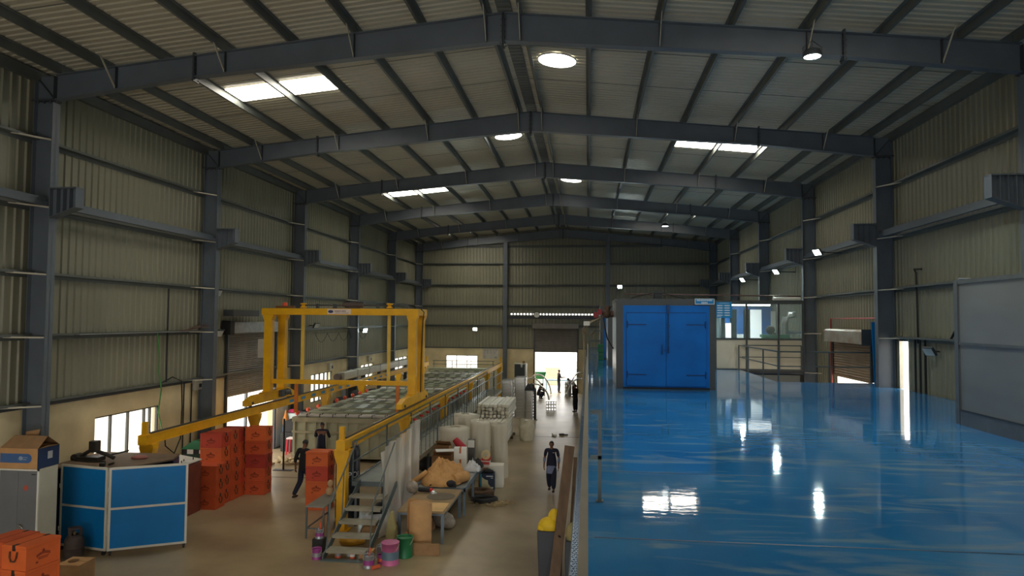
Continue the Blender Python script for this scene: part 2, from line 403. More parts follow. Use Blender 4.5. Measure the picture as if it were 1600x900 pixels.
# girts on the side walls
GZ = [9.7, 8.09, 6.5, 5.02, 3.42]
for side, nm in ((-1, 'left'), (1, 'right')):
    xo = WL+.002 if side < 0 else WR-.04
    for j, (ya, yb) in enumerate(BAYS):
        for k, zz in enumerate(GZ):
            if side > 0 and k == 4: continue
            if side > 0 and k == 3 and j == 3: continue
            s = side
            x0 = xo-s*.0; x1 = xo-s*.17
            poly = [(x0, zz), (x1, zz), (x1, zz+.06), (x1+s*.012, zz+.06), (x1+s*.012, zz+.012), (x0, zz+.012)]
            o = MB().prism(poly, ya+.02, yb-.02).box(*sorted((x0, x0-s*.012)), ya+.02, yb-.02, zz-.09, zz).build('wall_girt', PURL, kind='structure')
            tag(o, 'grey steel girt on the %s wall, %s row from the top, in the %s bay' % (nm, ORD[k], ORD[j]), 'girt', 'girts along the side walls')
    # crane runway angle between brackets and eave trim
    for j in range(7):
        ya, yb = BAYS[j]; xx = (XL if s < 0 else XR)-s*.02+s*.1
        o = MB().box(xx-.06, xx+.06, ya+.15, yb-.15, 8.1, 8.2).box(xx-.008, xx+.008, ya+.15, yb-.15, 8.2, 8.3).build('tie_beam', STEEL, kind='structure')
        tag(o, 'slim dark steel tie beam between the brackets of the %s wall in the %s bay' % (nm, ORD[j]), 'beam', 'tie beams between the brackets')
    xe = WL+.02 if side < 0 else WR-.14
    o = MB().box(xe, xe+.12, Y0, YB-.1, ztop(xe)-.1, ztop(xe)+.16).build('trim_%d' % (4 if side < 0 else 5), PURL, kind='structure')
    tag(o, 'eave beam along the top of the %s wall' % nm, 'eave beam')
# back gable girts and posts
for k, zz in enumerate([11.05]+GZ[:4]):
    x0, x1 = (-9.3, 5.5) if k == 0 else (XL, XR)
    o = MB().box(x0, x1, YB-.2, YB-.03, zz, zz+.014).box(x0, x1, YB-.2, YB-.186, zz, zz+.07).box(x0, x1, YB-.05, YB-.03, zz-.09, zz).build('wall_girt', PURL, kind='structure')
    tag(o, 'grey steel girt across the back gable, %s row from the top' % ORD[k], 'girt', 'girts across the back gable')
o = MB().box(WL, WR, YB-.06, YB-.0, 3.3, 3.36).build('trim_6', STEELD, kind='structure'); tag(o, 'dark ledge strip along the top of the cream back wall', 'trim')
for side, xo in (('left', WL),):
    o = MB().box(xo, xo+.05, Y0, YB-.1, 3.32, 3.39).build('trim_7', STEELD, kind='structure'); tag(o, 'dark ledge strip along the top of the cream left wall', 'trim')
for x, lb in ((-6.23, 'left of the doorway'), (1.45, 'behind the blue ovens')):
    q = MB().box(x-.15, x+.15, YB-.2, YB-.19, 0, zbot(x)-.0).box(x-.15, x+.15, YB-.42, YB-.41, 0, zbot(x)-.0).box(x-.006, x+.006, YB-.42, YB-.19, 0, zbot(x)-.0)
    o = q.build('gable_column', STEEL); tag(o, 'slim dark steel gable column %s' % lb, 'column')

# skylights and round roof vents
SKY = emit('skylight_sheet', (1.0, 0.93, 0.80), SKYLIGHT)
VENT = emit('vent_opening_daylight', (1.0, 0.95, 0.86), SKYLIGHT)
COLL = mat('vent_collar', (200, 200, 195), .4, .3)
def skylight(side, d0, d1, y0, y1, lab):
    s = side; x0, x1 = XM+s*d0, XM+s*d1; e = .03
    vs = [(x0, y0, zsheet(x0)-e), (x1, y0, zsheet(x1)-e), (x1, y1, zsheet(x1)-e), (x0, y1, zsheet(x0)-e)]
    vs += [(x, y, z+.02) for x, y, z in vs]
    o = MB().add(vs, [(0, 1, 2, 3), (7, 6, 5, 4), (0, 4, 5, 1), (1, 5, 6, 2), (2, 6, 7, 3), (3, 7, 4, 0)]).build('skylight', SKY)
    tag(o, lab, 'skylight', 'roof skylights')
G = .06
def skypair(side, k, y, lab):
    skylight(side, OFF[k]+.07, OFF[k+1]-.07, y, y+1.03, lab+', half nearer the ridge')
    skylight(side, OFF[k+1]+.07, OFF[k+2]-.07, y, y+1.03, lab+', half nearer the eave')
skypair(-1, 3, 18.02, 'large skylight strip, left slope just beyond the nearest rafter')
skypair(-1, 3, 33.85, 'small skylight strip, left slope beyond the third rafter')
skypair(1, 3, 25.5, 'skylight strip, right slope beyond the second rafter')
skypair(1, 3, 41.0, 'skylight strip, right slope beyond the fourth rafter')
skypair(-1, 3, 48.6, 'skylight strip, left slope in the last bay')
skypair(1, 3, 10.2, 'skylight strip, right slope before the nearest rafter')
skypair(-1, 3, 3.0, 'skylight strip, left slope over the viewpoint')
for x, y, lab in [(-.84, 18.5, 'large glowing round roof vent just right of the ridge, nearest'), (-3.0, 26.05, 'glowing round roof vent left of the ridge in the second bay'), (-.86, 34.65, 'small glowing round roof vent right of the ridge in the third bay'), (-3.0, 10.4, 'round roof vent left of the ridge above the viewpoint')]:
    v = thing('roof_vent', lab, 'roof vent', (x, y, zsheet(x)), group='round roof vents')
    sl = -.1 if x > XM else .1
    n = 28; vs = []
    for r_, dz in ((.5, -.03), (.5, -.02)):
        for j in range(n):
            a = 2*pi*j/n; rr = r_*(1+.025*cos(a*9)); vs.append((rr*cos(a), rr*sin(a), sl*rr*cos(a)+dz))
    MB().add(vs, [tuple(reversed(range(n))), tuple(range(n, 2*n))]+[(j, (j+1) % n, n+(j+1) % n, n+j) for j in range(n)]).build('opening', VENT, v)
    vs = []
    for r_, dz in ((.5, -.045), (.53, -.045), (.53, -.005), (.5, -.005)):
        for j in range(n):
            a = 2*pi*j/n; vs.append((r_*cos(a), r_*sin(a), sl*r_*cos(a)+dz))
    MB().add(vs, [(i*n+j, i*n+(j+1) % n, ((i+1) % 4)*n+(j+1) % n, ((i+1) % 4)*n+j) for i in range(4) for j in range(n)]).build('collar', COLL, v)

# ------------------------------------------------------------------ lamps
LENS = emit('lamp_lens', (0.86, 1.0, 0.97), 22)
def lamp_light(loc, d, power, spot=150):
    l = bpy.data.lights.new('lamp_light', 'SPOT'); l.energy = power*LAMP; l.color = (0.82, 1.0, 0.96); l.spot_size = radians(spot); l.spot_blend = .6; l.shadow_soft_size = .12; l.specular_factor = .25
    o = bpy.data.objects.new('lamp_light', l); o.location = loc; o.rotation_euler = Vector(d).to_track_quat('-Z', 'Y').to_euler(); COL.objects.link(o)
def high_bay(x, y, z, ztop_, lab):
    t = thing('high_bay_lamp', lab, 'lamp', (x, y, z), group='hanging round lamps')
    MB().lathe([(.10, .16), (.16, .13), (.19, .02), (.19, 0), (.17, 0)], n=24).build('housing', STEELD, t)
    MB().lathe([(.165, .0), (.165, .012)], n=24).build('lens', LENS, t)
    q = MB().tube([(0, 0, .16), (0, 0, ztop_-z)], .008)
    q.tube([(-.19, 0, .02), (-.19, 0, .2), (0, 0, .34), (.19, 0, .2), (.19, 0, .02)], .008, 6); q.build('hanger', STEELD, t)
    lamp_light((x, y, z-.04), (0, 0, -1), 260, 140)
high_bay(4.62, 15.0, 11.0, ztop(4.62), 'bright round lamp hanging from the nearest rafter above the blue floor')
high_bay(4.05, 37.85, 10.5, ztop(4.05), 'small bright round lamp hanging from the fourth rafter on the right slope')
def floodlight(x, y, z, d, lab, power=160, on=True, rod=None):
    d = Vector(d).normalized(); rz = math.atan2(d.y, d.x)
    t = thing('floodlight', lab, 'floodlight', (x, y, z), rz, group='wall floodlights')
    tilt = math.asin(-d.z); X = Matrix.Rotation(tilt, 4, 'Y')
    MB().box(-.05, .03, -.17, .17, -.13, .13, X=X).build('housing', STEELD, t, bevel=.01)
    q = MB().box(.03, .036, -.15, .15, -.11, .11, X=X); q.build('lens', LENS if on else mat('dead_lens', (190, 195, 190), .3), t)
    q = MB().bar((-.02, -.19, 0), (-.14, -.19, .0), .02, .03).bar((-.02, .19, 0), (-.14, .19, 0), .02, .03).bar((-.14, -.2, 0), (-.14, .2, 0), .02, .03)
    if rod: q.bar((-.14, 0, 0), (-rod, 0, 0), .04, .04)
    else: q.box(-.2, -.14, -.03, .03, -.03, .03)
    q.build('bracket', STEELD, t)
    if on: lamp_light(Vector((x, y, z))+d*.08, d, power)
floodlight(8.35, 26.8, 8.05, (-.75, -.35, -.6), 'bright floodlight on the right wall, nearest of those above the blue floor', rod=1.2)
floodlight(8.45, 32.9, 7.75, (-.75, -.3, -.6), 'bright floodlight on the right wall, second from the front', rod=1.2)
floodlight(8.35, 39.4, 7.75, (-.75, -.3, -.6), 'bright floodlight on the right wall, third from the front', rod=1.2)
floodlight(2.32, YB-.42, 7.98, (0, -1, -.35), 'bright floodlight on the back gable above the blue oven', 120, rod=.42)
floodlight(-8.5, YB-.42, 4.76, (0, -1, -.4), 'bright floodlight low on the back gable left of the doorway', 120, rod=.42)
floodlight(-12.5, 38.6, 4.83, (.9, -.4, -.3), 'bright floodlight on the left wall seen through the yellow gantry', 110, rod=.8)
floodlight(WR-.3, 20.1, 4.72, (-.8, -.3, -.6), 'unlit floodlight under the girt of the right wall beside the grey booth', on=False, rod=.34)
floodlight(WL+.42, 23.15, 6.35, (.8, -.3, -.5), 'unlit white floodlight beside the second left column', on=False, rod=.45)
floodlight(WL+.42, 32.2, 5.15, (.8, -.3, -.5), 'unlit black floodlight on the left wall behind the gantry top beam', on=False, rod=.45)
floodlight(WL+.42, 23.3, 4.95, (.8, -.3, -.5), 'unlit slim floodlight above the left shutter box', on=False, rod=.45)

# ------------------------------------------------------------------ doors and windows
ALB = mat('dark_window_frame', (66, 64, 58), .5)
def window(n, axis, p, a0, a1, z0, z1, muls, lab, grille=False):
    t = thing('window_%d' % n, lab, 'window', (0, 0, 0), kind='structure')
    B = (lambda q, u0, u1, v0, v1, d0=-.06, d1=.02: q.box(p+d0, p+d1, u0, u1, v0, v1)) if axis == 'y' else (lambda q, u0, u1, v0, v1, d0=-.02, d1=.06: q.box(u0, u1, p+d0, p+d1, v0, v1))
    q = MB(); fr = .04
    B(q, a0, a1, z0, z0+fr); B(q, a0, a1, z1-fr, z1); B(q, a0, a0+fr, z0, z1); B(q, a1-fr, a1, z0, z1)
    for m_ in muls: B(q, m_-.022, m_+.022, z0, z1)
    q.build('window_frame', ALB, t)
    q = MB(); B(q, a0+fr, a1-fr, z0+fr, z1-fr, -.022, -.018) if axis == 'y' else B(q, a0+fr, a1-fr, z0+fr, z1-fr, .018, .022)
    q.build('pane', GLASS, t)
    if grille:
        q = MB(); k = int((a1-a0)/.13)
        for i in range(1, k): u = a0+i*.13; B(q, u-.004, u+.004, z0, z0+.62*(z1-z0), -.17, -.16)
        for i in range(1, 6): v = z0+i*(z1-z0)/8; B(q, a0, a1, v-.004, v+.004, -.17, -.16)
        q.build('grille', mat('grille_paint', (232, 230, 222), .5), t)
    return t
window(1, 'y', WL-.05, 17.8, 20.65, 1.42, 2.78, (18.5, 19.25, 20.0, 20.28), 'bright four-light window in the cream left wall behind the blue panels', True)
window(2, 'y', WL-.05, 32.7, 35.5, 1.42, 2.78, (33.3, 33.9, 34.5, 35.0), 'window in the cream left wall seen under the yellow gantry beam', True)
window(3, 'y', WL-.05, 40.2, 42.7, 1.42, 2.78, (41.0, 41.8), 'second last window in the cream left wall')
window(4, 'y', WL-.05, 47.4, 51.0, 1.42, 2.78, (48.6, 49.8), 'last bright window in the cream left wall near the back corner')
window(5, 'x', YB+.05, -10.8, -8.35, 1.25, 2.75, (-9.98, -9.17), 'bright three-light window in the cream back wall')
def shutter(name, lab, axis, p, a0, a1, z0, z1, box_h, s, m, boxlab=None, slat=.075, boxd=.34):
    """roller shutter curtain hanging on plane p, s = side the hall is on"""
    t = thing(name, lab, 'roller shutter', (0, 0, 0), kind='structure'); q = MB(); n = int((z1-z0)/slat); vs = []; prof = []
    for i in range(n+1):
        z = z0+i*(z1-z0)/n
        prof += [(z, .0)]
        if i < n: prof += [(z+slat*.25, .028), (z+slat*.6, .028)]
    for z, d in prof:
        for a in (a0, a1): vs.append((p+s*d, a, z) if axis == 'y' else (a, p+s*d, z))
    q.add(vs, [(2*i, 2*i+2, 2*i+3, 2*i+1) for i in range(len(prof)-1)])
    P = (lambda u0, u1, d0, d1, v0, v1, Q: Q.box(*sorted((p+s*d0, p+s*d1)), u0, u1, v0, v1)) if axis == 'y' else (lambda u0, u1, d0, d1, v0, v1, Q: Q.box(u0, u1, *sorted((p+s*d0, p+s*d1)), v0, v1))
    P(a0, a1, -.012, .04, z0-.08, z0, q); q.build('curtain', m, t)
    q = MB(); P(a0-.09, a0, -.03, .07, 0 if name != 'door_3' else MZ, z1, q); P(a1, a1+.09, -.03, .07, 0 if name != 'door_3' else MZ, z1, q); q.build('guide_rail', STEELD, t)
    q = MB(); P(a0-.15, a1+.15, .0, boxd, z1, z1+box_h, q); q.build('shutter_box', m if name != 'door_1' else GALV2, t, bevel=.02)
    return t
GALV2 = mat('galvanised_sheet', (150, 152, 150), .35, .6, var=.15, scale=5)
d1 = shutter('door_1', 'grey roller shutter half raised over the bright opening in the left wall', 'y', WL+.03, 24.65, 28.6, 2.66, 4.92, .42, 1, SHUT)
MB().box(WL-.2, WL-.12, 26.5, 26.62, 0, 3.3).build('post', STEEL, d1)
MB().box(WL+.04, WL+.38, 24.2, 24.5, 4.88, 5.38).build('gear_housing', DARK, d1)
shutter('door_2', 'dark grey roller shutter half raised over the bright back doorway', 'x', YB-.08, -4.0, -.84, 3.14, 4.84, .4, -1, SHUT, boxd=.5)
shutter('door_3', 'brown roller shutter almost closed in the right wall beyond the floor opening', 'y', WR-.12, 24.45, 28.0, 3.55, 4.9, .0001, -1, SHUTR, slat=.09)
# white opened leaf beside the left door
o = MB().box(WL+.02, WL+.09, 28.75, 29.9, .02, 2.3).box(WL+.09, WL+.1, 28.85, 29.8, .12, 2.2).build('door_4', WHITE, kind='structure'); tag(o, 'white door leaf folded against the left wall beside the shutter opening', 'door')

# ------------------------------------------------------------------ mezzanine
def blue_floor():
    m = bpy.data.materials.new('blue_epoxy'); m.use_nodes = True; nt = m.node_tree; N = nt.nodes; L = nt.links
    b = N['Principled BSDF']; tc = N.new('ShaderNodeTexCoord')
    def noise(sc, det, st=(1, 1, 1), dis=0):
        mp = N.new('ShaderNodeMapping'); mp.inputs['Scale'].default_value = st; L.new(tc.outputs['Object'], mp.inputs['Vector'])
        n = N.new('ShaderNodeTexNoise'); n.inputs['Scale'].default_value = sc; n.inputs['Detail'].default_value = det; n.inputs['Distortion'].default_value = dis; L.new(mp.outputs[0], n.inputs['Vector']); return n
    n1 = noise(.5, 6); n2 = noise(1.1, 10, (.55, 2.0, 1), 1.6); n3 = noise(5, 6)
    rp = N.new('ShaderNodeValToRGB'); rp.color_ramp.elements[0].color = lin(34, 116, 180); rp.color_ramp.elements[1].color = lin(58, 138, 196)
    rp.color_ramp.elements[0].position = .35; rp.color_ramp.elements[1].position = .7; L.new(n1.outputs[0], rp.inputs[0])
    r2 = N.new('ShaderNodeValToRGB'); r2.color_ramp.elements[0].color = (0, 0, 0, 1); r2.color_ramp.elements[1].color = (.75, .75, .75, 1)
    r2.color_ramp.elements[0].position = .52; r2.color_ramp.elements[1].position = .70; L.new(n2.outputs[0], r2.inputs[0])
    mx = N.new('ShaderNodeMix'); mx.data_type = 'RGBA'; L.new(r2.outputs[0], mx.inputs[0]); L.new(rp.outputs[0], mx.inputs[6]); mx.inputs[7].default_value = lin(132, 162, 176)
    L.new(mx.outputs[2], b.inputs['Base Color'])
    mr = N.new('ShaderNodeMapRange'); mr.inputs['To Min'].default_value = .02; mr.inputs['To Max'].default_value = .07; L.new(n2.outputs[0], mr.inputs[0]); L.new(mr.outputs[0], b.inputs['Roughness'])
    bp = N.new('ShaderNodeBump'); bp.inputs['Strength'].default_value = .16; bp.inputs['Distance'].default_value = .01
    n4 = noise(3.0, 4, (.7, 1.6, 1)); L.new(n4.outputs[0], bp.inputs['Height']); L.new(bp.outputs[0], b.inputs['Normal'])
    return m
BLUEF = blue_floor()
q = MB()
for x0, x1, y0, y1 in [(-.14, 6.22, -5.0, YB-.6), (6.22, WR-.04, -5.0, 24.25), (6.22, WR-.04, 30.35, YB-.6)]: q.box(x0, x1, y0, y1, 3.32, MZ)
o = q.build('floor_mezzanine', BLUEF, kind='structure'); tag(o, 'glossy blue painted mezzanine floor with pale scuffs', 'floor')
o = MB().box(-.15, -.10, -5, YB-.6, 3.12, 3.5).box(-.10, 6.22, 24.3, 24.36, 3.1, 3.31).box(6.17, 6.22, 24.3, 30.3, 3.05, 3.31).build('trim_8', STEEL, kind='structure'); tag(o, 'grey steel edge beam under the blue mezzanine floor', 'edge beam')
jb = mat('floor_seam', (14, 70, 110), .5)
for i, (x0, x1, y0, y1) in enumerate([(.06, 6.0, 6.62, 6.65), (.06, 3.5, 12.6, 12.62), (.06, 2.4, 9.5, 9.515)]):
    o = MB().box(x0, x1, y0, y1, MZ+.0006, MZ+.002).build('trim_%d' % (9+i), jb, kind='structure'); tag(o, ['dark seam across the blue floor at the bottom of the view', 'faint seam across the blue floor beyond the near rail post', 'faint seam across the blue floor at the near rail post'][i], 'floor seam')
for i, y in enumerate((5.0, 11.0, 17.0, 23.0, 29.0, 36.0, 43.0)):
    o = MB().box(.15, .165, y-.1, y+.1, .02, 3.32).box(.335, .35, y-.1, y+.1, .02, 3.32).box(.165, .335, y-.005, y+.005, .02, 3.32).box(.05, .45, y-.2, y+.2, 0, .02).build('mezzanine_post', STEEL, kind='structure')
    tag(o, 'grey steel post carrying the edge of the blue floor, %s from the front' % ORD[i], 'post', 'posts under the blue floor')
# chequer plate kerb along the edge
CHQ = mat('chequer_plate', (120, 146, 172), .22, .75, var=.1)
q = MB().box(-.14, -.045, -4.5, 40, MZ, MZ+.006)
for i in range(230):
    y = 2.2+i*.055
    for k in range(3):
        x = -.128+k*.03+(.012 if i % 2 else 0); s_ = 1 if (i+k) % 2 else -1
        q.bar((x-.008, y-.010*s_, MZ+.0075), (x+.008, y+.010*s_, MZ+.0075), .006, .004)
o = q.build('chequer_plate_kerb', CHQ); tag(o, 'shiny chequer plate strip along the open edge of the blue floor', 'metal strip')

def rail_run(name, lab, path, zt, posts, mids, m=RAIL, sec=.045, base=MZ, group=None, picket=None):
    """rails along path (list of xy), posts at xy points"""
    t = thing(name, lab, 'handrail', (path[0][0], path[0][1], base), group=group); ox, oy = path[0]
    def run(z, nm, w_=sec):
        q = MB()
        for a, b_ in zip(path[:-1], path[1:]): q.bar((a[0]-ox, a[1]-oy, z-base), (b_[0]-ox, b_[1]-oy, z-base), w_, w_)
        q.build(nm, m, t)
    run(zt, 'top_rail')
    for z in mids: run(z, 'mid_rail', sec*.75)
    for x, y in posts: MB().box(x-ox-sec/2, x-ox+sec/2, y-oy-sec/2, y-oy+sec/2, 0, zt-base-sec/2).box(x-ox-.05, x-ox+.05, y-oy-.05, y-oy+.05, 0, .008).build('post', m, t)
    if picket:
        for x, y in picket: MB().box(x-ox-.009, x-ox+.009, y-oy-.009, y-oy+.009, 0, zt-base-.02).build('picket', m, t)
    return t
TANR = mat('tan_rail_paint', (142, 134, 112), .42, var=.1)
e = thing('edge_handrail', 'long tan square-tube handrail along the open edge of the blue floor', 'handrail', (-.02, 1.0, MZ))
MB().box(-.022, .022, 0, 29.0, .955, 1.0).build('top_rail', TANR, e)
MB().box(-.016, .016, 0, 29.0, .52, .555).build('mid_rail', TANR, e)
for y in (.6, 2.6, 4.6, 6.98, 9.6, 12.2, 14.8, 17.4, 20.3, 23.4, 26.4, 28.9): MB().box(-.018, .018, y-.02, y+.02, 0, .955).build('post', RAIL, e)
for y, dx, zt in ((7.95, .15, 1.0), (21.28, .27, 1.0)):
    g = thing('rail_return', 'short grey rail frame turned inward from the tan handrail, %s' % ('nearest' if y < 10 else 'farther along beside the oven'), 'rail', (0, y, MZ), group='rail frames at the blue floor edge')
    MB().box(.025, dx, -.022, .022, .955, 1.0).build('top_bar', RAIL, g); MB().box(.025, dx, -.02, .02, .46, .5).build('middle_bar', RAIL, g)
    MB().box(dx-.04, dx, -.02, .02, 0, .955).box(dx-.06, dx+.02, -.05, .05, 0, .01).build('post', RAIL, g)
rail_run('guard_rail', 'grey two-bar guard rail around the opening in the blue floor', [(6.2, 30.1), (6.25, 24.2), (9.2, 24.2)], 4.5, [(6.2, 30.1), (6.22, 28.45), (6.22, 26.1), (6.25, 24.2), (7.87, 24.2)], (4.02,))
rail_run('guard_rail', 'grey two-bar guard rail in front of the glazed partition', [(6.32, 30.1), (8.75, 30.1)], 4.5, [(7.82, 30.1), (8.7, 30.1)], (4.02,), base=3.5)
rail_run('guard_rail', 'grey guard rail across the far end of the passage beside the ovens', [(.05, 33.2), (.75, 33.2)], 4.55, [(.05, 33.2), (.72, 33.2)], (4.2, 3.9))
rail_run('guard_rail', 'second grey guard rail beyond the far passage end', [(.05, 36.4), (.8, 36.4)], 4.95, [(.08, 36.4), (.76, 36.4)], (4.4, 4.0))
o = MB().box(.45, .8, 35.4, 35.8, 3.9, 4.3).box(.5, .75, 35.45, 35.75, 3.5, 3.9).build('green_motor_box', GRN, bevel=.03); tag(o, 'small green motor box at the far end of the passage', 'motor')

# ovens
def oven(x0, x1, y0, y1, h, lab, full=True):
    t = thing('curing_oven', lab, 'oven', (x0, y0, MZ)); W = x1-x0; D = y1-y0
    MB().box(0, W, .02, D, .0, h-.03).build('casing', mat('oven_side_sheet', (150, 156, 160), .32, .6, var=.1), t, bevel=.01)
    q = MB().prism([(0, 0), (.20, 0), (.20, h-.2), (W-.16, h-.2), (W-.16, 0), (W, 0), (W, h-.06), (W-.08, h), (.08, h), (0, h-.06)], 0, .12)
    q.box(-.01, W+.01, .12, D, h-.1, h); q.build('frame', OVENF, t)
    MB().box(.20, W-.16, -.0, .06, .05, h-.2).build('door_surround', OVEN, t)
    MB().box(.2, W-.16, -.012, .3, 0, .05).build('threshold', DARK, t)
    if full:
        MB().box(.3, W-.26, -.004, -.0005, h-.42, h-.40).box(.292, .3, -.004, -.0005, .09, h-.4).box(W-.26, W-.252, -.004, -.0005, .09, h-.4).build('door_gap', OVENL, t)
        a, b_ = .30, W-.26; mid = (a+b_)/2; zt = h-.42
        for s_, (u0, u1) in ((-1, (a, mid-.006)), (1, (mid+.006, b_))):
            dl = MB().box(u0, u1, -.045, -.002, .09, zt).build('door', OVEN, t, bevel=.004)
            for zz in (.42, zt-.34):
                hx = u0+.02 if s_ < 0 else u1-.02
                q = MB().cyl((hx, -.06, zz-.10), (hx, -.06, zz+.10), .018, n=8).bar((hx, -.052, zz), (hx-s_*.55, -.052, zz), .012, .028)
                q.build('hinge', OVENL, dl)
        q = MB().cyl((mid+.06, -.075, 1.1), (mid+.06, -.075, zt+.22), .016, n=8).cyl((mid+.06, -.075, 1.05), (mid+.06, -.075, 1.26), .026, n=8)
        for zz in (1.55, 1.85, zt+.0): q.box(mid+.02, mid+.10, -.09, -.045, zz-.02, zz+.02)
        q.box(mid+.02, mid+.10, -.09, -.02, zt+.03, zt+.24); q.build('lock_bar', mat('oven_bar', (4, 66, 124), .4), t)
        q = MB().cyl((mid-.12, -.12, 1.02), (mid-.12, -.12, 1.30), .014, n=8).bar((mid-.12, -.05, 1.05), (mid-.12, -.12, 1.05), .02, .02).bar((mid-.12, -.05, 1.27), (mid-.12, -.12, 1.27), .02, .02).bar((mid-.12, -.11, 1.14), (mid+.07, -.11, 1.14), .02, .02)
        q.build('handle', mat('oven_bar', (4, 66, 124), .4), t)
    return t
OV = oven(.82, 3.66, 21.0, 24.15, 2.64, 'large blue double-door curing oven with a dark grey frame on the blue floor')
oven(.86, 3.6, 31.1, 34.2, 2.55, 'second blue curing oven partly hidden behind the large oven', False)
oven(.62, 3.2, 36.8, 39.5, 2.75, 'third pale blue oven at the far end of the passage', False)
# things on and beside the oven
SIGNB = mat('sign_blue', (24, 132, 196), .4, var=.02); SIGNW = mat('sign_white', (222, 232, 236), .4, var=.02)
def sign(name, lab, c, w_, h, rows, axis='x', rot=0):
    """small blue plate with white border and rows of tiny white lettering too small to read"""
    t = thing(name, lab, 'sign', c, rot)
    q = MB().box(-w_/2, w_/2, -.012, 0, -h/2, h/2, 0).box(-w_/2, w_/2, -.016, -.012, h/2-.02, h/2, 1).box(-w_/2, w_/2, -.016, -.012, -h/2, -h/2+.02, 1).box(-w_/2, -w_/2+.02, -.016, -.012, -h/2, h/2, 1).box(w_/2-.02, w_/2, -.016, -.012, -h/2, h/2, 1)
    q.build('plate', [SIGNB, SIGNW], t)
    q = MB()
    for x0, x1, z, hh in rows:
        x = x0
        while x < x1:
            l = min(random.uniform(.025, .05), x1-x); q.box(x, x+l*.75, -.015, -.012, z-hh/2, z+hh/2); x += l
    q.build('lettering', SIGNW, t)
    return t
sign('sign_plate', 'small blue sign with white lettering on the top corner of the blue oven', (3.36, 20.96, 6.06), .56, .17, [(-.22, .22, .035, .04), (-.09, .09, -.035, .04)])
o = thing('notice_board', 'square blue notice board with two columns of white strips on the glazed partition', 'notice board', (5.62, 30.12, 5.96))
MB().box(-.32, .32, -.02, 0, -.33, .33).build('board', SIGNB, o, bevel=.005)
q = MB()
for r_ in range(5):
    for c_ in (-.17, .13): q.box(c_-.11, c_+.1, -.026, -.02, .18-r_*.1-.02, .18-r_*.1+.02); q.box(c_+.1, c_+.19, -.023, -.02, .18-r_*.1-.004, .18-r_*.1+.004) if c_ < 0 else None
q.box(-.3, -.12, -.024, -.02, -.28, -.265).box(-.2, .2, -.023, -.02, .27, .28); q.build('strips', SIGNW, o)
t = thing('beacon', 'dark box-shaped vent hood on top of the blue oven', 'vent', (2.15, 22.2, 6.14))
MB().box(-.13, .13, -.13, .13, 0, .2).build('box', STEELD, t, bevel=.01); MB().prism([(-.16, .2), (.16, .2), (.1, .28), (-.1, .28)], -.16, .16).build('cap', STEELD, t)
o = MB().tube([(2.15, 22.2, 6.38), (1.6, 22.6, 6.28), (1.25, 22.9, 6.16)], .014).tube([(2.2, 22.2, 6.38), (2.8, 22.7, 6.24), (3.3, 23, 6.16)], .014).build('cable', DARK); tag(o, 'black cable draped over the top of the blue oven', 'cable')
t = thing('gas_burner', 'brown and red gas burner with hoses on the left side of the blue oven', 'burner', (.60, 23.3, 5.7))
MB().ball((0, 0, 0), (.16, .2, .15), 12).cyl((0, 0, .1), (.05, 0, .26), .1, n=12).cyl((.1, 0, 0), (.26, 0, 0), .1, n=12).build('fan_housing', mat('burner_brown', (96, 76, 62), .5, .3), t)
MB().box(-.42, -.28, -.1, .1, -.12, .06).box(-.3, -.15, -.1, .1, -.02, .16).build('red_valve', mat('valve_red', (150, 26, 36), .45), t, bevel=.01)
MB().tube([(-.1, 0, -.1), (-.06, -.02, -.45), (.02, -.05, -.8), (.16, -.08, -1.05), (.24, -.1, -1.15)], .022).build('hose', DARK, t)
MB().box(-.75, -.55, -.04, .02, -.38, -.24).build('junction_box', WHITE, t)
MB().tube([(-.62, 0, -.38), (-.72, 0, -.6), (-.55, 0, -.7), (-.4, 0, -.6), (-.3, 0, -.4), (-.2, 0, -.1)], .015).tube([(-.7, 0, -.38), (-.8, 0, -.55), (-.62, .0, -.62)], .02).build('wiring', mat('wire_tan', (130, 110, 84), .6), t)
o = MB().tube([(-.16, 23.5, 3.5), (-.13, 23.5, 4.0), (-.14, 23.5, 4.6), (-.16, 23.4, 5.1), (.1, 23.35, 5.45), (.4, 23.3, 5.6)], .03, 10).build('gas_pipe', mat('pipe_tan', (168, 152, 124), .45)); tag(o, 'tan gas pipe rising at the mezzanine edge to the burner', 'pipe')

# glazed partition room
FR = mat('partition_frame', (74, 80, 80), .45)
p = thing('glazed_partition', 'glazed partition with a cream lower panel and dark frame behind the floor opening', 'partition', (3.66, 30.2, MZ))
q = MB()
for z0, z1 in ((-.04, .03), (1.22, 1.30), (2.72, 2.86)): q.box(0, 5.16, -.04, .04, z0, z1)
for x in (.06, 1.62, 2.88, 4.16, 5.12): q.box(x-.035, x+.035, -.045, .045, 0, 2.86)
q.build('frame', FR, p)
PAN = mat('partition_panel', (206, 200, 180), .5, var=.04)
for x0, x1 in ((.1, 1.58), (1.66, 2.84), (2.92, 4.12), (4.2, 5.08)):
    MB().box(x0, x1, -.015, .015, .03, 1.22).build('lower_panel', PAN, p)
    MB().box(x0, x1, -.004, .004, 1.30, 2.72).build('pane', GLASS, p)
MB().box(0, 5.16, .04, 4.3, -.16, -.04).build('floor_pan', STEELD, p)
o = MB().box(5.1, 8.9, 30.6, 30.64, 6.34, 6.38).tube([(1.5, 30.4, 6.62), (8.8, 30.5, 6.55)], .03).build('pipe_run', mat('pipe_rust', (96, 70, 62), .5)); tag(o, 'dark rusty pipe running above the glazed partition', 'pipe')
o = MB().tube([(7.6, 30.16, 6.435), (8.7, 30.16, 6.435)], .07, 12).tube([(7.62, 30.16, 6.43), (7.62, 30.16, 6.56)], .03).build('white_conduit', WHITE); tag(o, 'short pale conduit lying on top of the glazed partition', 'pipe')
t = thing('white_booth', 'white and blue powder booth seen through the partition glass', 'booth', (6.6, 34.5, MZ))
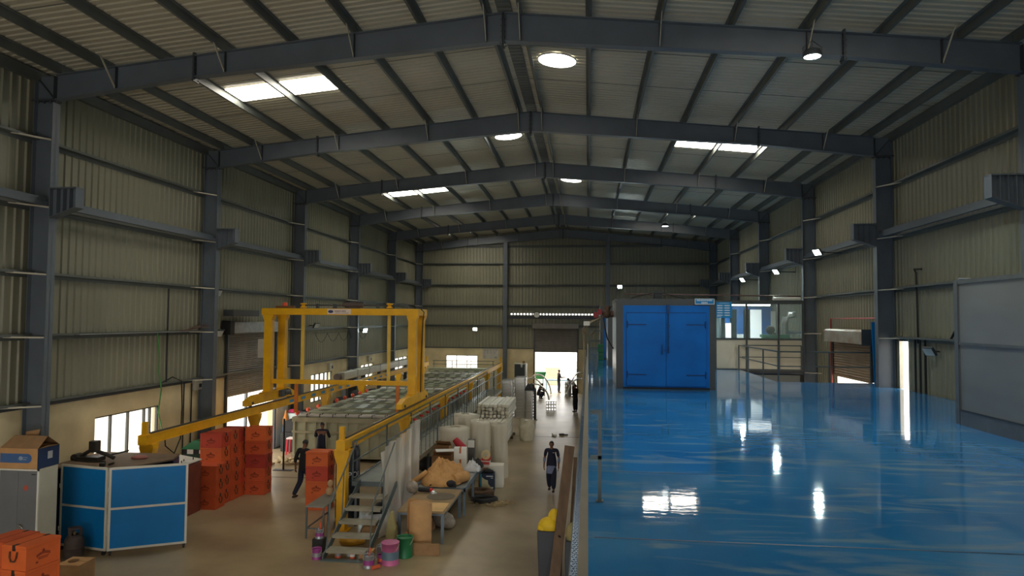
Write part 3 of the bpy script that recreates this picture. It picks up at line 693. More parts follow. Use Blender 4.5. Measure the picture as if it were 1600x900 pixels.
MB().box(-.1, 2.05, .0, .08, 2.55, 2.68).box(-.12, .1, -.01, .07, 1.9, 2.55).box(.42, .72, -.01, .07, 0, 2.55).box(1.55, 2.05, 0, .08, 0, 2.55).build('blue_frame', mat('booth_blue', (14, 84, 150), .4), t)
MB().box(-.1, .16, .0, .05, 0, 1.9).box(1.05, 1.56, -.02, .05, 0, 2.55).build('white_panel', emit('booth_panel_glow', (.86, 1, .96), .55), t)  # white panels glow faintly, room light put into their material
MB().box(.42, .72, -.03, -.01, 1.12, 1.38).build('label_panel', WHITE, t)
MB().box(-.1, 2.05, 1.5, 1.6, 0, 2.6).build('back_wall', mat('booth_back', (150, 170, 165), .5), t)
o = MB().box(4.2, 8.2, 33.0, 33.1, 6.2, 6.26).build('tube_lamp', emit('tube_lamp_glow', (.9, 1, .98), 9)); tag(o, 'glowing tube lamp behind the partition glass', 'lamp')
lamp_light((6.2, 33.0, 6.1), (0, .2, -1), 70, 170)
t = thing('blower', 'green blower with a silver elbow duct behind the partition glass', 'blower', (8.0, 32.0, MZ))
MB().box(-.45, .7, -.25, .25, 1.3, 1.42).box(-.2, .75, -.25, .25, 1.0, 1.3).box(-.4, -.3, -.2, .2, 0, 1.3).box(.5, .6, -.2, .2, 0, 1.3).build('base', GRN, t)
MB().ball((-.05, 0, 1.62), (.2, .18, .2), 12).build('motor', DARK, t)
MB().tube([(.55, 0, 1.42), (.55, 0, 1.9), (.6, 0, 2.15), (.75, 0, 2.28), (1.0, 0, 2.3)], .15, 14).build('elbow_duct', GALV2, t)
MB().box(.05, .25, .3, .33, 1.5, 2.45).build('gauge_panel', WHITE, t)
o = MB().box(4.2, 8.8, 36, 36.1, 3.5, 6.2).build('trim_12', mat('inner_wall_teal', (128, 150, 148), .5), kind='structure'); tag(o, 'pale green inner wall of the glazed room', 'wall')
for x in (5.0, 5.3, 6.1): 
    o = MB().box(x-.03, x+.03, 33.6, 33.66, 3.5, 5.7).build('rack_post', STEELD); tag(o, 'dark rack post behind the partition glass, %s from the oven' % {5.0: 'first', 5.3: 'second', 6.1: 'third'}[x], 'post', 'rack posts in the glazed room')
# under the opening: lower level glimpses
o = MB().box(6.3, 9.2, 30.4, 30.5, 0, 3.3).build('trim_13', mat('lower_wall_dark', (60, 58, 54), .7), kind='structure'); tag(o, 'dark lower wall seen through the floor opening', 'wall')
o = MB().box(6.3, 8.6, 30.0, 30.1, 3.0, 3.3).build('trim_14', PURL, kind='structure'); tag(o, 'pale beam under the partition at the floor opening', 'beam')
for i, x in enumerate((6.7, 7.6)):
    o = MB().box(x-.1, x+.1, 29.2, 29.4, 0, 3.0).build('rack_upright', STEELD); tag(o, 'dark upright below the floor opening, %s' % ('left' if i == 0 else 'right'), 'post')
# duct, red pipe and blue sheet at the right shutter
t = thing('shutter_duct', 'dented silver shutter drum cover with rusty top over the brown shutter', 'drum cover', (9.02, 23.75, 4.78))
MB().prism([(-.28, 0), (.22, 0), (.26, .06), (.26, .42), (.2, .46), (-.22, .46), (-.28, .40)], 0, 3.7).build('cover', mat('duct_silver', (164, 160, 148), .4, .4, var=.2, scale=2, dirt=(150, 118, 88)), t)
MB().prism([(-.3, -.03), (.27, -.03), (.27, .48), (-.3, .48)], -.03, .0).build('end_plate', STEELD, t)
o = MB().tube([(9.15, 23.3, 5.62), (9.15, 27.9, 5.62), (9.15, 27.9, 0)], .03).build('red_pipe', mat('pipe_red', (168, 44, 36), .45)); tag(o, 'red fire pipe along the top of the brown shutter and down beside it', 'pipe')
o = MB().prism([(9.02, 3.4), (9.3, 3.4), (9.3, 5.5), (8.94, 5.5)], 23.5, 23.54).build('blue_sheet', BLUEP); tag(o, 'narrow blue sheet standing beside the second right column', 'panel')
t = thing('shutter_slit_door', 'narrow bright doorway in the right wall next to the second right column', 'door', (WR, 22.2, MZ), kind='structure')
MB().box(-.06, .05, -.33, -.28, 0, 1.5).box(-.06, .05, .31, .36, 0, 1.5).box(-.06, .05, -.33, .36, 1.5, 1.56).build('frame', GALV, t)
o = MB().box(WR+.8, WR+1.4, 20.5, 23.4, -.02, 3.5).box(WR+1.35, WR+1.4, 20.5, 23.5, 3.5, 4.1).box(WR+1.0, WR+1.05, 22.1, 22.2, 3.5, 5.2).build('outside_landing', mat('landing', (190, 160, 130), .7)); tag(o, 'sunlit landing outside the narrow right doorway', 'landing')
# grey booth on the right
GB = clear('booth_sheet', (128, 132, 134), .90, .32)
t = thing('spray_booth', 'tall grey metal-sheet booth on the right of the blue floor', 'booth', (7.28, 14.93, MZ))
MB().box(.0, .025, -4.6, -.16, .3, 2.78).build('side_sheet', mat('booth_galv', (140, 142, 140), .34, .35, var=.10, scale=.9, stretch=(1, .5, 2.2), detail=2), t)
q = MB().box(-.03, .05, -.16, 0, 0, 2.84).box(-.03, .05, -4.6, -.16, 2.76, 2.84).box(-.03, .05, -4.6, -.16, 1.56, 1.62).box(-.03, .05, -4.6, -.16, .0, .30)
q.build('frame', mat('booth_frame', (112, 116, 118), .38, .4, var=.1), t); MB().box(-.04, -.03, -4.6, -.16, .28, .31).box(-.036, -.03, -.165, -.15, 0, 2.8).build('trim_strip', STEELD, t)
MB().box(0, 1.6, -.03, 0, 0, 2.8).build('end_sheet', mat('booth_galv', (140, 142, 140), .34), t)
sign('sign_plate', 'small blue sign with white lettering on the corner of the grey booth', (7.42, 14.86, 6.31), .24, .15, [(-.09, .09, .03, .025), (-.04, .04, -.025, .025)])
# cables on the right wall
o = MB().tube([(WR-.1, 20.9, 7.0), (WR-.12, 21.3, 7.02), (WR-.12, 21.2, 6.9), (WR-.1, 21.2, 4.9)], .025).build('cable_drop', DARK); tag(o, 'black cable drop on the right wall beyond the booth', 'cable')
for i in range(3):
    o = MB().tube([(WR-.07, 21.45-.3*i, 5.0), (WR-.07, 21.45-.3*i, 3.5)], .03).build('cable_drop', DARK); tag(o, 'black pipe drop under the right wall girt, %s from the column' % ORD[i], 'cable')
o = MB().tube([(WR-.14, 19.3, 5.05), (WR-.14, 19.0, 5.35), (WR-.14, 18.6, 5.38), (WR-.14, 18.3, 5.1)], .03).build('cable_loop', DARK); tag(o, 'black hose loop on the right wall girt beside the booth', 'cable')
# back gable crane rail, clock, poster, chart
o = MB().box(-6.0, .75, YB-.5, YB-.3, 5.72, 5.8).box(-6.0, .75, YB-.42, YB-.38, 5.6, 5.72).box(-6, .75, YB-.5, YB-.3, 5.56, 5.6).build('runway_beam', STEELD); tag(o, 'dark steel runway beam across the back gable above the doorway', 'beam')
t = thing('wall_clock', 'round white wall clock on the dark beam above the back doorway', 'clock', (-3.83, YB-.52, 5.86))
MB().cyl((0, 0, 0), (0, -.05, 0), .26, n=28).build('rim', DARK, t); MB().cyl((0, -.052, 0), (0, -.058, 0), .21, n=28).build('dial', WHITE, t)
MB().bar((0, -.062, 0), (.08, -.062, .07), .012, .02).bar((0, -.062, 0), (-.03, -.062, .15), .01, .014).build('hand', DARK, t)
t = thing('wall_chart', 'pale wall chart with faint grey diagrams on the cream back wall', 'chart', (-7.37, YB-.012, 2.92))
MB().box(-.6, .6, 0, .01, -.41, .41).build('sheet', mat('chart_paper', (196, 192, 184), .7), t)
q = MB(); CH = mat('chart_ink', (150, 146, 146), .7)
for x in (-.45, -.22, .02): q.box(x-.07, x+.09, -.002, 0, .2, .23).box(x-.01, x+.02, -.002, 0, -.05, .2)
q.bar((.22, -.001, .25), (.3, -.001, -.02), .002, .03).bar((.3, -.001, -.02), (.5, -.001, .3), .002, .03).box(-.45, -.41, -.002, 0, -.36, -.12).box(.28, .5, -.002, 0, -.34, -.26)
q.build('diagram', CH, t)

# ------------------------------------------------------------------ crane runway and gantry
RX, LX = -6.36, -11.83
LABELP = mat('plate_blue', (60, 130, 180), .5)
for x, nm, ys in ((RX, 'right', (18.0, 24.2, 30.9, 37.8, 44.4, 50.6)), (LX, 'left', (18.1, 24.2, 31.0, 36.2, 43.4, 50.2))):
    t = thing('crane_runway', 'long yellow crane runway beam on posts along the %s side of the tank line' % nm, 'crane beam', (x, 17.8, 0), group='crane runway beams')
    q = MB().box(-.12, .12, 0, 33.6, 2.08, 2.095).box(-.12, .12, 0, 33.6, 2.315, 2.33).box(-.10, .10, 0, 33.6, 2.095, 2.315); q.build('beam', YEL, t)
    MB().box(-.12, .12, -.012, 0, 2.08, 2.33).build('end_plate', YEL, t)
    MB().box(-.03, .03, .35, 33.6, 2.33, 2.37).build('running_rail', STEELD, t)
    MB().box(-.06, .06, .05, .17, 2.33, 2.68).box(-.09, .09, .02, .2, 2.33, 2.345).build('end_stop', YEL, t)
    MB().box(-.06, .06, 33.4, 33.52, 2.33, 2.75).build('end_stop', YEL, t)
    for y in ys:
        y = y-17.8
        q = MB().box(-.11, .11, y-.015, y+.015, 0, 1.9).box(-.12, -.10, y-.12, y+.12, 0, 1.9).box(.10, .12, y-.12, y+.12, 0, 1.9)
        q.box(-.10, .10, y-.12, y-.105, 0, 1.9)
        q.prism([(-.125, 1.72), (.125, 1.72), (.2, 1.95), (.2, 2.05), (-.2, 2.05), (-.2, 1.95)], y-.13, y+.13)
        q.box(-.21, .21, y-.17, y+.17, 2.05, 2.08).box(-.2, .2, y-.2, y+.2, 0, .02)
        q.build('post', YEL, t)
    if nm == 'left':
        for k in range(13):
            MB().box(.12, .123, 9.1+k*1.1, 9.55+k*1.1, 2.16, 2.27).build('number_plate', LABELP, t)
g = thing('gantry_crane', 'yellow gantry crane with twin legs and beams straddling the tank line', 'crane', (0, 25.2, 0))
for x in (LX, RX):
    s = 1 if x == LX else -1
    q = MB().prism([(-1.75, 2.42), (2.15, 2.42), (2.15, 2.6), (1.75, 2.74), (-1.2, 2.74), (-1.75, 2.6)], x-.10, x+.10, 'x')
    q.box(x-.13, x+.13, -.5, 1.7, 2.74, 2.77); tr = q.build('end_truck', YEL, g, bevel=.01)
    for y in (-1.4, 1.8):
        MB().cyl((x-.05, y, 2.49), (x+.05, y, 2.49), .12, n=18).cyl((x-.14, y, 2.5), (x+.14, y, 2.5), .05, n=10).build('wheel', STEELD, tr)
    MB().cyl((x+s*.14, 1.0, 2.62), (x+s*.14, 1.5, 2.62), .12, n=14).box(x+s*.14-.1, x+s*.14+.1, .7, 1.0, 2.5, 2.75).build('drive_motor', STEELD, tr)
    for y in (0, 1.2):
        q = MB().box(x-.14, x+.14, y-.13, y+.13, 2.8, 5.62)
        q.prism([(x-.145, 5.42), (x+.145, 5.42), (x+.2, 5.56), (x+.2, 5.615), (x-.2, 5.615), (x-.2, 5.56)], y-.135, y+.135)
        q.box(x-.17, x+.17, y-.17, y+.17, 2.77, 2.8).box(x-.15, x+.15, y-.14, y+.14, 3.55, 3.58)
        q.build('leg', YEL, g)
for y in (0, 1.2): MB().box(LX-.26, RX+.22, y-.12, y+.12, 5.62, 5.86).build('top_beam', YEL, g, bevel=.006)
for x in (LX-.12, RX+.1): MB().box(x-.12, x+.12, .12, 1.08, 5.62, 5.86).build('cross_beam', YEL, g)
MB().box(LX+.11, RX-.11, .03, .19, 3.06, 3.22).build('lower_beam', YEL, g, bevel=.005)
ROD = mat('rod_yellow', (222, 186, 72), .4)
for x in (-10.56, -7.27):
    MB().box(x-.055, x+.055, .05, .14, 3.22, 5.62).build('guide_bar', ROD, g)
    MB().lathe([(.06, 0), (.12, .01), (.12, .05), (.07, .06), (.07, .12), (.12, .13), (.12, .17), (.06, .18)], n=16).build('pulley', YEL, g, (x-.0, .1, 5.88)).rotation_euler.y = 0
for x in (-10.78, -6.92):
    MB().box(x-.055, x+.055, .06, .16, 2.0, 3.06).build('hook_post', mat('post_orange', (206, 116, 24), .45), g)
MB().tube([(-10.56, .1, 5.98), (-6.6, .1, 5.98)], .025).build('drive_shaft', STEELD, g)
for x in (-10.0, -9.35, -7.7, -6.6): MB().box(x-.05, x+.05, .02, .18, 5.86, 6.03).build('shaft_bearing', STEELD, g)
MB().cyl((-8.95, .1, 6.0), (-8.25, .1, 6.0), .11, n=18).cyl((-8.95, .1, 6.0), (-9.05, .1, 6.0), .07, n=12).box(-8.8, -8.4, .0, .2, 5.86, 5.92).build('hoist_motor', mat('motor_brown', (84, 72, 66), .5), g)
MB().lathe([(.09, 0), (.09, .1), (.05, .13)], n=14).build('beacon', ORK, g, (-11.28, .1, 5.95)); MB().box(-11.6, -10.95, 0, .3, 5.86, 5.95).build('beacon_base', mat('base_brown', (112, 70, 30), .6), g)
ss = MB().box(-9.55, -8.66, -.135, -.121, 5.65, 5.84).build('maker_sign', mat('sign_cream', (226, 212, 200), .5), g)
q = MB(); vs = [(-9.42+.1*cos(2*pi*i/20), -.137, 5.745+.055*sin(2*pi*i/20)) for i in range(20)]; q.add(vs, [tuple(range(20))])
q.build('oval_logo', mat('logo_blue', (40, 46, 90), .5), ss)
q = MB(); x = -9.28
for l in (.03, .04, .05, .05, .04, .03, .06, .05): q.box(x, x+l*.7, -.1365, -.135, 5.735, 5.785); x += l+.012
q.box(-9.25, -8.74, -.1365, -.135, 5.685, 5.70); q.build('lettering', mat('sign_ink', (120, 84, 88), .6), ss)
MB().tube([(RX+.22, .3, 5.86), (RX+.34, .3, 5.75), (RX+.3, .3, 5.4), (RX+.24, .35, 4.0), (RX+.22, .4, 2.8)], .02).build('cable', DARK, g)
MB().box(LX-.5, LX-.2, .15, .35, 4.0, 4.7).box(LX-.3, LX-.12, .2, .3, 4.3, 4.4).build('control_box', mat('control_white', (190, 186, 172), .5), g)

# duct along the left rail
t = thing('exhaust_duct', 'long pale grey exhaust duct lying beside the left crane runway', 'duct', (-12.35, 34.4, 2.4))
MB().box(-.2, .2, 0, 16.5, .0, .38).build('trunk', mat('duct_grey', (168, 168, 152), .38, var=.1), t, bevel=.03)
for k in range(1, 8): MB().box(-.22, .22, k*2.05-.03, k*2.05+.03, -.02, .40).build('flange', GALV2, t)
for k in range(6): MB().box(-.1, .1, .5+k*3.0, .7+k*3.0, -2.4, 0).build('stand', STEELD, t)
MB().cyl((-.1, -.25, .16), (-.1, .0, .16), .18, n=16).build('end_motor', mat('motor_brown', (84, 72, 66), .5), t)

# ------------------------------------------------------------------ process tanks
X0, X1 = -11.35, -6.78
for k in range(22):
    y0 = 26.4+k*1.09; first = k == 0; far = k > 9
    lab = ('nearest grey process tank with ribbed front wall and pale cross rods' if first else 'grey open process tank in the line, %s from the front' % ORD[k] if k < 20 else 'grey open process tank at the far end of the line, %s' % ('second to last' if k == 20 else 'last'))
    t = thing('process_tank', lab, 'tank', (0, y0, 0), group='process tanks in a line'); zt = 1.62+(.05 if far and k % 3 == 0 else 0)
    q = MB().box(X0, X1, 0, .06, .15, zt).box(X0, X1, 1.0, 1.06, .15, zt).box(X0, X0+.06, .06, 1.0, .15, zt).box(X1-.06, X1, .06, 1.0, .15, zt).box(X0, X1, .06, 1.0, .15, .25)
    q.build('shell', TANK if k % 3 else TANKG, t)
    MB().box(X0-.04, X1+.04, -.01, .10, zt, zt+.05).box(X0-.04, X1+.04, .96, 1.06, zt, zt+.05).box(X0-.04, X0+.1, .1, .96, zt, zt+.05).box(X1-.1, X1+.04, .1, .96, zt, zt+.05).build('rim', TANKG, t)
    MB().box(X0+.06, X1-.06, .06, 1.0, zt-.32, zt-.30).build('liquid', LIQ, t)
    if k % 5 == 0:
        for yy in (.14, .42):
            q = MB().cyl((X0+.15, yy, zt+.10), (X1-.1, yy, zt+.10), .045, n=10)
            for i in range(8): q.box(X0+.5+i*.52, X0+.52+i*.52, yy-.07, yy+.07, zt+.02, zt+.17, 1)
            q.build('cross_rod', [mat('pale_rod', (208, 204, 196), .35), STEELD], t)
    else:
        for yy in ((.26, .50, .74) if k % 2 else (.22, .42, .62, .82)):
            q = MB().box(X0+.1, X1-.1, yy-.065, yy+.065, zt+.05, zt+.11+.02*(k % 3))
            for i in range(6): q.box(X0+.4+i*.72+(k % 3)*.1, X0+.75+i*.72+(k % 3)*.1, yy-.03, yy+.03, zt+.11+.02*(k % 3), zt+.125+.02*(k % 3), 1)
            q.build('carrier_bar', [TANKG, mat('bar_slot', (96, 98, 84), .6)], t)
    if first:
        for z0, z1 in ((1.5, 1.66), (1.08, 1.16), (.15, .25)): MB().box(X0-.02, X1, -.06, 0, z0, z1).build('front_rail', TANK, t)
        for i in range(11): MB().box(X0+.05+i*.42, X0+.11+i*.42, -.05, 0, .25, 1.5).build('front_rib', TANK, t)
        for x in (X0+.1, -9.1, X1-.2): MB().box(x, x+.1, .1, .2, 0, .15).build('foot', STEELD, t)
    else:
        for x in (X0+.1, X1-.2): MB().box(x, x+.1, .3, .8, 0, .15).build('foot', STEELD, t)
    if k < 9 and k not in (3,):
        MB().lathe([(.02, 0), (.03, .03), (.085, .06), (.09, .13), (.06, .19), (.02, .2)], n=12).build('orange_knob', ORK, t, (X0+.02, .35, zt+.05))
    if k < 12:
        q = MB().tube([(X1+.12, .5, .2), (X1+.12, .5, zt-.08)], .04).tube([(X1, .5, .5), (X1+.12, .5, .5)], .04)
        q.build('riser_pipe', GALV2, t); MB().lathe([(.03, 0), (.075, .02), (.075, .07), (.03, .1)], n=12).build('red_valve', RED, t, (X1+.12, .5, zt-.06))
o = MB().box(X0-.2, X1+.1, 50.45, 51.2, 0, 1.95).box(X0-.1, X1, 50.4, 50.45, 1.7, 1.95).build('end_tank', TANKG, bevel=.02); tag(o, 'tall olive closed tank at the far end of the tank line', 'tank')
q = MB()
for z in (2.2, 2.45): q.bar((X0, 51.0, z), (X1, 51.0, z), .04, .04)
for x in (X0+.1, -9.9, -8.5, X1-.1): q.box(x-.02, x+.02, 50.98, 51.02, 1.95, 2.45)
tag(q.build('tank_rail', RAIL), 'thin grey rail on the far end tank below the back window', 'rail')
for k, (y, h, c) in enumerate([(28.5, 1.3, DARK), (30.2, 1.5, STEELD), (32.4, 1.2, DARK), (34.4, 1.6, DARK), (37.0, 1.7, STEELD), (39.5, 1.5, DARK)]):
    t = thing('tank_pump', 'dark pump unit beside the left edge of the tank line, %s from the front' % ORD[k], 'pump', (-12.3, y, 0), group='pump units beside the tanks')
    MB().box(-.3, .25, -.4, .4, 0, h*.6).build('base', c, t, bevel=.02); MB().cyl((0, -.3, h*.8), (0, .3, h*.8), h*.2, n=16).cyl((0, .3, h*.8), (0, .42, h*.8), h*.12, n=12).build('motor', c, t)

# ------------------------------------------------------------------ walkway and stairs
DX0, DX1, DY0, DY1, DZ = -6.2, -5.25, 18.3, 43.4, 1.2
DECK = mat('deck_plate', (128, 130, 120), .5, var=.15)
t = thing('walkway', 'raised grey steel walkway beside the tank line', 'walkway', (DX0, DY0, 0)); W = DX1-DX0
MB().box(0, W, 0, DY1-DY0, DZ-.02, DZ).build('deck', DECK, t)
MB().box(W-.03, W+.02, 0, DY1-DY0, DZ-.13, DZ+.02).build('side_channel', TANR, t); MB().box(-.02, .03, 0, DY1-DY0, DZ-.13, DZ+.02).build('side_channel', RAIL, t)
MB().box(0, W, -.03, .02, DZ-.12, DZ).build('front_channel', RAIL, t)
for i in range(11):
    y = .1+i*2.5; MB().box(.04, .1, y-.03, y+.03, 0, DZ-.13).box(W-.1, W-.04, y-.03, y+.03, 0, DZ-.13).box(.04, W-.04, y-.02, y+.02, DZ-.14, DZ-.04).build('trestle', STEEL, t)
PY = [22.1+.6*i for i in range(36)]
rail_run('walkway_guard_rail', 'long grey picket guard rail on the aisle side of the raised walkway', [(DX1, 18.3), (DX1, DY1)], 2.28, [(DX1, y) for y in (18.32, 21.5, 24.5, 27.5, 30.5, 33.5, 36.5, 39.5, 43.3)], (1.72,), base=DZ, picket=[(DX1, y) for y in PY], sec=.04)
rail_run('walkway_guard_rail', 'grey guard rail on the tank side of the raised walkway', [(DX0, 18.3), (DX0, DY1)], 2.22, [(DX0, y) for y in (18.32, 21.5, 24.5, 27.5, 30.5, 33.5, 36.5, 39.5, 43.3)], (1.7,), base=DZ, sec=.04)
t = thing('steel_stairs', 'short grey steel staircase up to the raised walkway', 'stairs', (-5.95, 15.7, 0))
TRD = mat('stair_tread', (142, 136, 118), .55, var=.14)
def sx(y): return -.0-.12*(y/2.6)
for i in range(5):
    y = .12+i*.44; z = .2*(i+1)
    MB().box(sx(y), .93+sx(y), y, y+.30, z-.04, z).box(sx(y), .93+sx(y), y-.012, y, z-.06, z).build('tread', TRD, t)
for x in (-.03, .96):
    MB().prism([(0, 0), (.14, 0), (2.6, 1.10), (2.6, 1.24), (2.45, 1.24), (0, .12)], x-.012, x+.012, 'x').build('stringer', RAIL, t)
for x in (-.05, .98):
    q = MB().tube([(x, .25, .2), (x-.03, .55, 1.15), (x-.08, 2.55, 2.25)], .02).tube([(x-.04, 1.4, .65), (x-.06, 1.55, 1.68)], .016)
    q.build('handrail', mat('rail_dark', (92, 100, 98), .45), t)
MB().box(-.08, 1.0, -.05, .1, 0, .02).build('floor_plate', RAIL, t)

# clear plastic sheet hanging on the walkway rail
q = MB(); NU, NV = 46, 26; vs = []
for i in range(NU+1):
    u = i/NU; y = 17.35+u*4.0; zt_ = 2.15+.28*u
    for j in range(NV+1):
        v = j/NV; z = zt_*(1-v)+(.04+.12*u)*v
        a = .06+.08*v
        vs.append((-5.16+a*sin(u*21+.8*sin(v*3))*.55+.04*sin(u*47+v*4)+.10*v*sin(u*3), y+.10*sin(u*3+v*2)-.12*v*(1-u), z+.03*sin(u*9)))
q.add(vs, [(i*(NV+1)+j, (i+1)*(NV+1)+j, (i+1)*(NV+1)+j+1, i*(NV+1)+j+1) for i in range(NU) for j in range(NV)], 0, True)
tag(q.build('plastic_sheet', SHEET), 'wrinkled translucent plastic sheet hanging from the walkway guard rail', 'plastic sheet')

# ------------------------------------------------------------------ orange crates
ROPE = mat('rope', (92, 62, 38), .9); TAPE = mat('dark_strap', (40, 30, 26), .7); INK = mat('stencil_ink', (120, 46, 20), .8)
CM = [mat('crate_orange', (214, 98, 42), .62, var=.08, scale=3), mat('crate_red', (196, 68, 44), .62, var=.08, scale=3), mat('crate_deep_orange', (196, 82, 38), .62, var=.1, scale=3), mat('crate_dark_red', (166, 52, 38), .62, var=.1)]
CL, CD, CH_ = .66, .5, .41
def crate_proto(m, name='orange_crate'):
    t = thing(name, '', 'crate', (0, 0, -50), group='orange crates')
    a, d, h = CL/2, CD/2, CH_
    q = MB().box(-a, a, -d, d, 0, h-.055)
    for s in (-1, 1): q.box(s*a-.05*(s > 0), s*a+.05*(s < 0), -d-.006, -d, .0, h-.055).box(s*a-.05*(s > 0), s*a+.05*(s < 0), d, d+.006, 0, h-.055)
    q.build('body', m, t)
    q = MB().box(-a-.008, a+.008, -d-.008, d+.008, h-.05, h); q.box(-a, a, -.004, .004, h, h+.002, 1); q.build('lid', [m, TAPE], t)
    for s in (-1, 1):
        q = MB(); y = -d-.002 if s < 0 else d+.002; Y = lambda o: (min(y, y+s*.002), max(y, y+s*.002))
        y0, y1 = Y(0)
        pts = [(.035*cos(pi/2+2*pi*i/10)*(1 if i % 2 == 0 else .5), .035*sin(pi/2+2*pi*i/10)*(1 if i % 2 == 0 else .5)+.26) for i in range(10)]
        q.prism(pts, y0, y1)
        for i in range(9): q.box(-.13+i*.03, -.11+i*.03, y0, y1, .17+.03*sin(pi*i/8), .215+.03*sin(pi*i/8))
        for zz, w_ in ((.15, .11), (.125, .09)): q.box(-w_, w_, y0, y1, zz, zz+.012)
        q.box(-.14, -.10, y0, y1, .07, .1); q.build('stencil_print', INK, t)
        x = s*(a+.012)
        MB().tube([(x, -.075, .31), (x+s*.012, -.07, .22), (x+s*.016, -.035, .15), (x+s*.016, .035, .15), (x+s*.012, .07, .22), (x, .075, .31)], .014, 8).build('rope_handle', ROPE, t)
        MB().box(*sorted((s*a, s*(a+.012))), -.03, .03, h-.09, h).box(*sorted((s*(a-.09), s*(a+.012))), -.03, .03, h, h+.004).build('strap', TAPE, t)
    return t
PROTO = [crate_proto(m) for m in CM]
used = [False]*4
def crate(x, y, z, rz, m, lab):
    if not used[m]: used[m] = True; o = PROTO[m]; o.location = (x, y, z); o.rotation_euler.z = rz; o['label'] = lab; return o
    return dup(PROTO[m], (x, y, z), rz, lab)
LV = ['bottom', 'second from the floor', 'third from the floor', 'fourth from the floor', 'topmost']
cols = [[2, 2, 2], [2, 2, 2, 0, 1], [2, 2, 2, 2, 2], [2, 1, 2, 2, 3]]
for ci in range(4):
    n = len(cols[ci]); y = 19.62+ci*.515; x = -10.92+.02*ci-(.10 if ci else 0)
    for k in range(n):
        lv = 'topmost' if k == n-1 else LV[k]
        nm = ['low stack nearest the blue panels', 'tall stack just behind the low stack', 'third stack in the row behind the blue panels', 'rearmost stack in the row behind the blue panels'][ci]
        crate(x+random.uniform(-.012, .012)-(.05 if k > 2 else 0), y, .002+k*(CH_+.004), random.uniform(-.02, .02), cols[ci][k], 'orange crate, %s, %s' % (lv, nm))
for k, m in enumerate([2, 2, 3, 2, 0]):
    crate(-10.32+random.uniform(-.015, .015), 21.42, .002+k*(CH_+.004), random.uniform(-.03, .03)+.02, m, ('dark red' if m == 3 else 'orange')+' crate, %s in the separate stack before the bright door' % (LV[k] if k < 4 else 'topmost'))
for k, m in enumerate([0, 0, 1, 0]):
    crate(-7.74+random.uniform(-.01, .01), 19.98, .002+k*(CH_+.004), random.uniform(-.02, .02), m, ('red-orange' if m == 1 else 'orange')+' crate, %s in the stack beside the yellow post' % (LV[k] if k < 3 else 'topmost'))
a = radians(82)
for k in range(4):
    for j in range(2):
        cx = -9.515-.53*j; cyy = 11.36+.05*j+(.10*j)
        crate(cx, cyy, .002+k*(CH_+.004), a, 0 if j == 0 else 2, 'orange crate, %s, %s stack at the lower left corner before the cupboard' % (LV[k] if k < 3 else 'topmost', 'right' if j == 0 else 'left'))

# ------------------------------------------------------------------ cupboard, carton, blue panels
t = thing('steel_cupboard', 'grey two-door steel cupboard with pale edges behind the foreground crates', 'cupboard', (-12.70, 14.15, 0))
MB().box(0, .95, .015, .55, .06, 2.2).box(0, .95, .0, .55, 0, .06).build('body', mat('cupboard_beige', (188, 186, 168), .45, var=.05), t, bevel=.005)
q = MB().box(0, .035, -.006, .02, 0, 2.2).box(.915, .95, -.006, .02, 0, 2.2).box(0, .95, -.006, .02, 2.165, 2.2).box(0, .95, -.006, .02, 0, .06); q.build('edge_frame', WHITE, t)
CG = mat('cupboard_grey', (112, 116, 122), .38, var=.06)
MB().box(.04, .472, -.002, .014, .07, 2.16).build('door', CG, t); dr = MB().box(.478, .91, -.002, .014, .07, 2.16).build('door', CG, t)
MB().tube([(.55, -.01, 1.02), (.55, -.05, 1.02), (.62, -.06, 1.0), (.66, -.06, .96)], .014).cyl((.57, 0, .90), (.57, -.02, .90), .02, n=10).build('chrome_handle', mat('chrome', (220, 220, 222), .12, 1), dr)
q = MB(); vs = [(.66+.06*cos(2*pi*i/16), -.004, 1.80+.06*sin(2*pi*i/16)) for i in range(16)]; q.add(vs, [tuple(range(16))]); q.build('red_sticker', mat('sticker_red', (176, 84, 70), .6), dr)
MB().box(.78, .88, -.004, -.002, 2.08, 2.1).build('name_badge', DARK, dr)
t = thing('open_carton', 'open kraft carton with a blue band on top of the grey cupboard', 'carton', (-12.68, 14.14, 2.2)); W, D, H_ = .90, .62, .44
KB = mat('carton_blue', (62, 98, 150), .7, var=.06); KDB = mat('carton_dark_blue', (26, 52, 92), .7)
MB().box(0, W, 0, .006, 0, H_).box(0, .006, 0, D, 0, H_).box(0, W, D-.006, D, 0, H_).box(0, W, 0, D, 0, .006).build('walls', KRAFT, t)
MB().box(W-.006, W, 0, D, 0, H_).build('blue_side', KDB, t); MB().box(W, W+.002, .28, .42, .18, .34).build('paper_label', mat('paper_label', (180, 186, 190), .7), t)
q = MB(); vs = [(0.02, -.002, .13), (.66, -.002, .13)]+[(.66+.1*sin(pi*i/10), -.002, .23-.1*cos(pi*i/10)) for i in range(1, 10)]+[(.66, -.002, .33), (.02, -.002, .33)]; q.add(vs, [tuple(range(len(vs)))]); q.build('blue_band', KB, t)
q = MB(); vs = [(.5+.05*cos(2*pi*i/14), -.004, .23+.045*sin(2*pi*i/14)) for i in range(14)]; q.add(vs, [tuple(range(14))]).box(.44, .64, -.004, -.003, .2, .212).box(.52, .66, -.004, -.003, .245, .255); q.build('band_print', mat('band_ink', (150, 170, 196), .7), t)
q = MB().add([(0, 0, H_), (W, 0, H_), (W*.97, .30, H_+.23), (.06, .32, H_+.23)], [(0, 1, 2, 3)]).add([(0, D, H_), (W, D, H_), (W*.94, .34, H_+.22), (.1, .32, H_+.23)], [(0, 1, 2, 3)])
